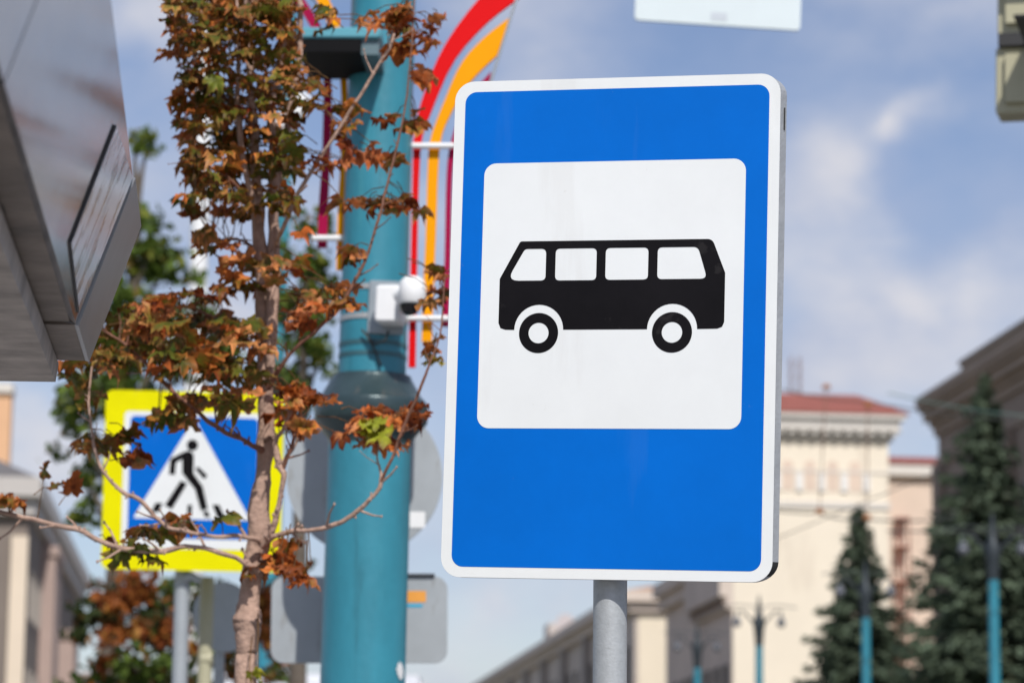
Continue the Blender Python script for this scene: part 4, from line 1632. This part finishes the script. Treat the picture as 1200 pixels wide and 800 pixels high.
# dense crown
for c in ((215, 12, 28, 22, 20), (255, 10, 34, 26, 30), (300, 8, 34, 26, 28), (330, 14, 22, 24, 17), (378, 22, 12, 12, 5), (232, 62, 34, 26, 24), (275, 52, 34, 30, 30), (318, 55, 30, 30, 24), (338, 62, 16, 26, 9), (372, 105, 12, 12, 4),
          (248, 108, 34, 26, 26), (290, 100, 34, 28, 26), (328, 104, 26, 26, 16), (358, 112, 18, 16, 7), (240, 148, 32, 22, 22), (284, 148, 34, 26, 24), (322, 150, 28, 22, 14), (350, 92, 16, 12, 5),
          (248, 190, 30, 24, 20), (288, 194, 34, 26, 22), (326, 196, 24, 24, 12), (255, 232, 34, 22, 20), (296, 236, 30, 22, 14), (330, 232, 22, 18, 9), (340, 185, 18, 12, 5)):
    cluster(c[0], c[1], c[2], c[3], int(c[4] * (1.15 if c[1] < 90 else .95)), brown=.43, size=24)
# single leaves sticking out at the left edge of the crown
for x, y in ((200, 30), (196, 60), (206, 52), (212, 100), (205, 118), (212, 132), (216, 160), (222, 178), (216, 196), (222, 212), (218, 236), (226, 250), (236, 272), (242, 290), (262, 288), (276, 302)):
    cluster(x, y, 6, 5, 3, 29, .62, .15, None, -.9)
# middle tier
for c in ((305, 325, 20, 14, 7), (325, 316, 16, 10, 4), (262, 336, 26, 10, 8), (228, 346, 28, 10, 9), (192, 356, 30, 14, 11), (162, 366, 18, 14, 8), (268, 318, 8, 8, 2)):
    cluster(*c, brown=.7, size=27)
for c in ((150, 395, 34, 22, 15), (112, 420, 34, 22, 15), (190, 395, 34, 22, 14), (235, 392, 30, 22, 12), (270, 400, 26, 26, 12), (160, 422, 36, 14, 11), (205, 428, 36, 16, 10), (250, 436, 34, 18, 12), (285, 446, 24, 18, 9),
          (84, 446, 24, 10, 4), (240, 470, 24, 8, 5), (280, 474, 20, 10, 5), (215, 492, 16, 10, 3), (188, 488, 12, 9, 3), (183, 500, 8, 8, 2), (112, 476, 12, 12, 3), (300, 400, 14, 20, 5)):
    cluster(*c, brown=.42, size=31)
# small groups on the outer twigs
for c, br in (((118, 522, 20, 9, 5), .35), ((142, 518, 18, 10, 4), .3), ((170, 538, 14, 8, 2), .8), ((56, 545, 8, 4, 1), .6), ((80, 566, 14, 6, 2), .6), ((8, 588, 8, 10, 4), .9), ((182, 630, 18, 8, 4), .35), ((165, 640, 12, 8, 3), .35), ((150, 654, 8, 4, 1), .1),
              ((180, 654, 8, 4, 1), .2), ((215, 608, 12, 5, 2), .45), ((265, 606, 8, 6, 1), .4), ((130, 640, 6, 5, 1), .7), ((205, 622, 14, 5, 2), .4)):
    cluster(*c, brown=br, size=30, dz=.1)
for c, br in (((465, 28, 28, 14, 9), .85), ((450, 30, 22, 12, 7), .8), ((500, 40, 16, 14, 6), .9), ((478, 58, 20, 10, 6), .85), ((470, 12, 14, 8, 4), .8), ((495, 92, 10, 8, 4), .9), ((504, 26, 14, 6, 2), .95), ((432, 22, 10, 6, 2), .9),
              ((420, 134, 8, 5, 1), .95), ((452, 140, 10, 5, 2), .95), ((482, 142, 16, 10, 5), .8), ((460, 188, 20, 8, 5), .8), ((430, 176, 14, 6, 3), .8), ((400, 190, 18, 7, 4), .75), ((375, 190, 16, 6, 3), .7), ((410, 175, 10, 6, 2), .8),
              ((430, 238, 26, 8, 7), .8), ((460, 240, 22, 8, 7), .75), ((488, 246, 10, 9, 4), .75), ((408, 300, 16, 8, 5), .8), ((345, 312, 8, 8, 3), .9), ((352, 280, 5, 8, 1), 1.0), ((400, 128, 10, 5, 2), .8), ((397, 150, 12, 8, 3), .7),
              ((370, 350, 28, 10, 9), .7), ((395, 338, 18, 8, 5), .65), ((350, 372, 22, 9, 7), .8), ((400, 356, 12, 8, 4), .7), ((507, 352, 4, 8, 2), .9), ((516, 322, 8, 6, 4), .85), ((519, 350, 3, 12, 3), .85), ((498, 405, 12, 3, 2), .9)):
    cluster(*c, brown=br, size=25, dz=.12, curl=random.uniform(.7, 1.2))
cluster(507, 425, 9, 5, 4, 18, .35, .05, lambda: random.choice(YEL))
cluster(428, 510, 26, 16, 12, 25, 1.0, .1, lambda: random.choice(ORG), 0, 1.1)
cluster(460, 488, 28, 12, 12, 25, 1.0, .1, lambda: random.choice(ORG), 0, 1.1)
cluster(482, 486, 18, 12, 8, 25, 1.0, .1, lambda: random.choice(ORG), 0, 1.1)
cluster(425, 488, 18, 10, 6, 25, 1.0, .1, lambda: random.choice(ORG), 0, 1.1)
MY -= .14
cluster(440, 500, 16, 10, 7, 25, .12, .03, lambda: random.choice(YEL), 0, .6)
MY += .14
cluster(462, 520, 20, 8, 5, 25, 1.0, .1, lambda: random.choice(ORG), 0, 1.1)
for c in ((352, 462, 22, 10, 10), (335, 480, 20, 12, 8), (375, 468, 14, 8, 5), (352, 505, 12, 12, 5), (336, 456, 14, 8, 4), (345, 668, 18, 8, 7), (330, 655, 10, 8, 4), (350, 678, 16, 6, 5), (318, 668, 12, 6, 4), (338, 640, 10, 8, 3), (296, 668, 10, 6, 3)):
    cluster(*c, brown=.85, size=24, dz=.12)
cluster(300, 795, 8, 8, 3, 16, .1, .04, lambda: random.choice(YEL))
part(mp, 'crown', crown, LEAF)

# ------------------------------------------------------------------ camera
cam = bpy.data.cameras.new('camera')
co = bpy.data.objects.new('camera', cam)
COL.objects.link(co)
co.matrix_world = Matrix(((rt.x, up.x, -fw.x, CAM.x), (rt.y, up.y, -fw.y, CAM.y), (rt.z, up.z, -fw.z, CAM.z), (0, 0, 0, 1)))
cam.sensor_width = 36
cam.lens = F / 1200 * 36
cam.clip_end = 4000
cam.clip_start = .1
cam.dof.use_dof = True
cam.dof.focus_distance = 5.30
cam.dof.aperture_fstop = 6.0
scene.camera = co

# ------------------------------------------------------------------ light
EL, AZ = rad(47), rad(15)
sd = Vector((math.sin(AZ) * math.cos(EL), -math.cos(AZ) * math.cos(EL), math.sin(EL)))
sun = bpy.data.lights.new('sun', 'SUN')
sun.energy = 4.2
sun.angle = rad(.53)
sun.color = (1.0, .955, .90)
so = bpy.data.objects.new('sun', sun)
COL.objects.link(so)
so.rotation_euler = sd.to_track_quat('Z', 'Y').to_euler()
so.location = (5, -10, 30)

world = bpy.data.worlds.new('World')
scene.world = world
world.use_nodes = True
nt = world.node_tree
bgn = nt.nodes['Background']
sky = nt.nodes.new('ShaderNodeTexSky')
sky.sky_type = 'NISHITA'
sky.sun_disc = False
sky.sun_elevation = EL
sky.sun_rotation = math.atan2(sd.x, sd.y)
sky.air_density = 1.0
sky.dust_density = .6
tc = nt.nodes.new('ShaderNodeTexCoord')


def N(t, **k):
    n = nt.nodes.new(t)
    for a, b in k.items():
        setattr(n, a, b)
    return n


def math_(op, a, b=None):
    n = N('ShaderNodeMath', operation=op)
    for i, v in enumerate((a, b)):
        if v is None:
            continue
        if isinstance(v, (int, float)):
            n.inputs[i].default_value = v
        else:
            nt.links.new(v, n.inputs[i])
    return n.outputs[0]


nz = N('ShaderNodeTexNoise')
nz.inputs['Scale'].default_value = 9.0
nz.inputs['Detail'].default_value = 9
nz.inputs['Roughness'].default_value = .55
mpn = N('ShaderNodeMapping')
mpn.inputs['Scale'].default_value = (1, 1, 1.7)
mpn.inputs['Location'].default_value = (.3, .1, .55)
nt.links.new(tc.outputs['Generated'], mpn.inputs['Vector'])
nt.links.new(mpn.outputs['Vector'], nz.inputs['Vector'])
dens = math_('MULTIPLY', math_('SUBTRACT', nz.outputs['Fac'], .5), 2.2)
# cloud banks in chosen directions of the sky
nw_ = N('ShaderNodeTexNoise')
nw_.inputs['Scale'].default_value = 16
nw_.inputs['Detail'].default_value = 6
nt.links.new(tc.outputs['Generated'], nw_.inputs['Vector'])
wv = N('ShaderNodeVectorMath', operation='MULTIPLY_ADD')
nt.links.new(nw_.outputs['Color'], wv.inputs[0])
wv.inputs[1].default_value = (.05, .05, .05)
nt.links.new(tc.outputs['Generated'], wv.inputs[2])
wv2 = N('ShaderNodeVectorMath', operation='SUBTRACT')
nt.links.new(wv.outputs[0], wv2.inputs[0])
wv2.inputs[1].default_value = (.025, .025, .025)
for (x, y, r_px, amp) in ((1075, 148, 45, .45), (1055, 352, 40, .3), (160, 10, 90, .5), (1010, 190, 130, .7), (950, 245, 140, .6), (1100, 140, 60, .5), (1040, 360, 150, .55), (1160, 330, 120, .45), (960, 420, 110, .4), (1090, 225, 90, .25), (1170, 235, 80, .3), (575, 712, 70, .55), (530, 735, 50, .4), (680, 700, 80, .4), (510, 790, 60, .3), (250, 380, 110, .7), (40, 530, 110, .6), (200, 60, 80, .3), (165, 200, 60, .25), (800, 60, 200, -.35), (480, 80, 160, -.2), (500, 640, 60, -.2)):
    d_ = ray(x, y).normalized()
    sb_ = N('ShaderNodeVectorMath', operation='DISTANCE')
    nt.links.new(wv2.outputs[0], sb_.inputs[0])
    sb_.inputs[1].default_value = d_
    mr = N('ShaderNodeMapRange', interpolation_type='SMOOTHSTEP')
    mr.inputs['From Min'].default_value = 0
    mr.inputs['From Max'].default_value = r_px / F
    mr.inputs['To Min'].default_value = amp
    mr.inputs['To Max'].default_value = 0
    nt.links.new(sb_.outputs['Value'], mr.inputs['Value'])
    dens = math_('ADD', dens, mr.outputs['Result'])
cf = N('ShaderNodeMapRange', interpolation_type='SMOOTHSTEP')
cf.inputs['From Min'].default_value = -.45
cf.inputs['From Max'].default_value = .80
cf.inputs['To Max'].default_value = .95
nt.links.new(dens, cf.inputs['Value'])
mix = N('ShaderNodeMix', data_type='RGBA')
nt.links.new(cf.outputs['Result'], mix.inputs['Factor'])
SKYMUL = N('ShaderNodeMix', data_type='RGBA', blend_type='MULTIPLY')
SKYMUL.inputs['Factor'].default_value = 1
nt.links.new(sky.outputs['Color'], SKYMUL.inputs[6])
SKYMUL.inputs[7].default_value = (1.0, .96, 1.07, 1)
nt.links.new(SKYMUL.outputs[2], mix.inputs[6])
nz2 = N('ShaderNodeTexNoise')
nz2.inputs['Scale'].default_value = 15.0
nz2.inputs['Detail'].default_value = 8
nz2.inputs['Roughness'].default_value = .55
mp2 = N('ShaderNodeMapping')
mp2.inputs['Scale'].default_value = (1, 1, 1.8)
mp2.inputs['Location'].default_value = (1.7, .4, .2)
nt.links.new(tc.outputs['Generated'], mp2.inputs['Vector'])
nt.links.new(mp2.outputs['Vector'], nz2.inputs['Vector'])
shade = math_('MULTIPLY', math_('SUBTRACT', nz2.outputs['Fac'], .5), 2.4)
for (x, y, r_px, amp) in ((1095, 232, 95, -1.1), (1175, 240, 80, -.8), (1065, 158, 50, .7), (1000, 210, 70, .35), (1055, 350, 45, .6), (1120, 320, 60, .3), (1000, 400, 70, .3), (800, 60, 180, -.4), (160, 15, 70, .4), (585, 700, 40, .5)):
    d_ = ray(x, y).normalized()
    sb_ = N('ShaderNodeVectorMath', operation='DISTANCE')
    nt.links.new(wv2.outputs[0], sb_.inputs[0])
    sb_.inputs[1].default_value = d_
    mr = N('ShaderNodeMapRange', interpolation_type='SMOOTHSTEP')
    mr.inputs['From Min'].default_value = 0
    mr.inputs['From Max'].default_value = r_px / F
    mr.inputs['To Min'].default_value = amp
    mr.inputs['To Max'].default_value = 0
    nt.links.new(sb_.outputs['Value'], mr.inputs['Value'])
    shade = math_('ADD', shade, mr.outputs['Result'])
sm = N('ShaderNodeMapRange', interpolation_type='SMOOTHSTEP')
sm.inputs['From Min'].default_value = -.9
sm.inputs['From Max'].default_value = .75
nt.links.new(shade, sm.inputs['Value'])
cm = N('ShaderNodeMix', data_type='RGBA')
nt.links.new(sm.outputs['Result'], cm.inputs['Factor'])
cm.inputs[6].default_value = (3.9, 4.65, 6.5, 1)
cm.inputs[7].default_value = (7.4, 7.3, 7.7, 1)
nt.links.new(cm.outputs[2], mix.inputs[7])
nt.links.new(mix.outputs[2], bgn.inputs['Color'])
bgn.inputs['Strength'].default_value = .10

vs = scene.view_settings
vs.view_transform = 'Standard'
vs.look = 'None'
vs.exposure = 0
vs.gamma = 1
vs.use_curve_mapping = False
scene.cycles.use_denoising = True
scene.cycles.max_bounces = 6
for o in bpy.data.objects:
    for k in ('_m', '_t', '_s'):
        if k in o.keys():
            del o[k]
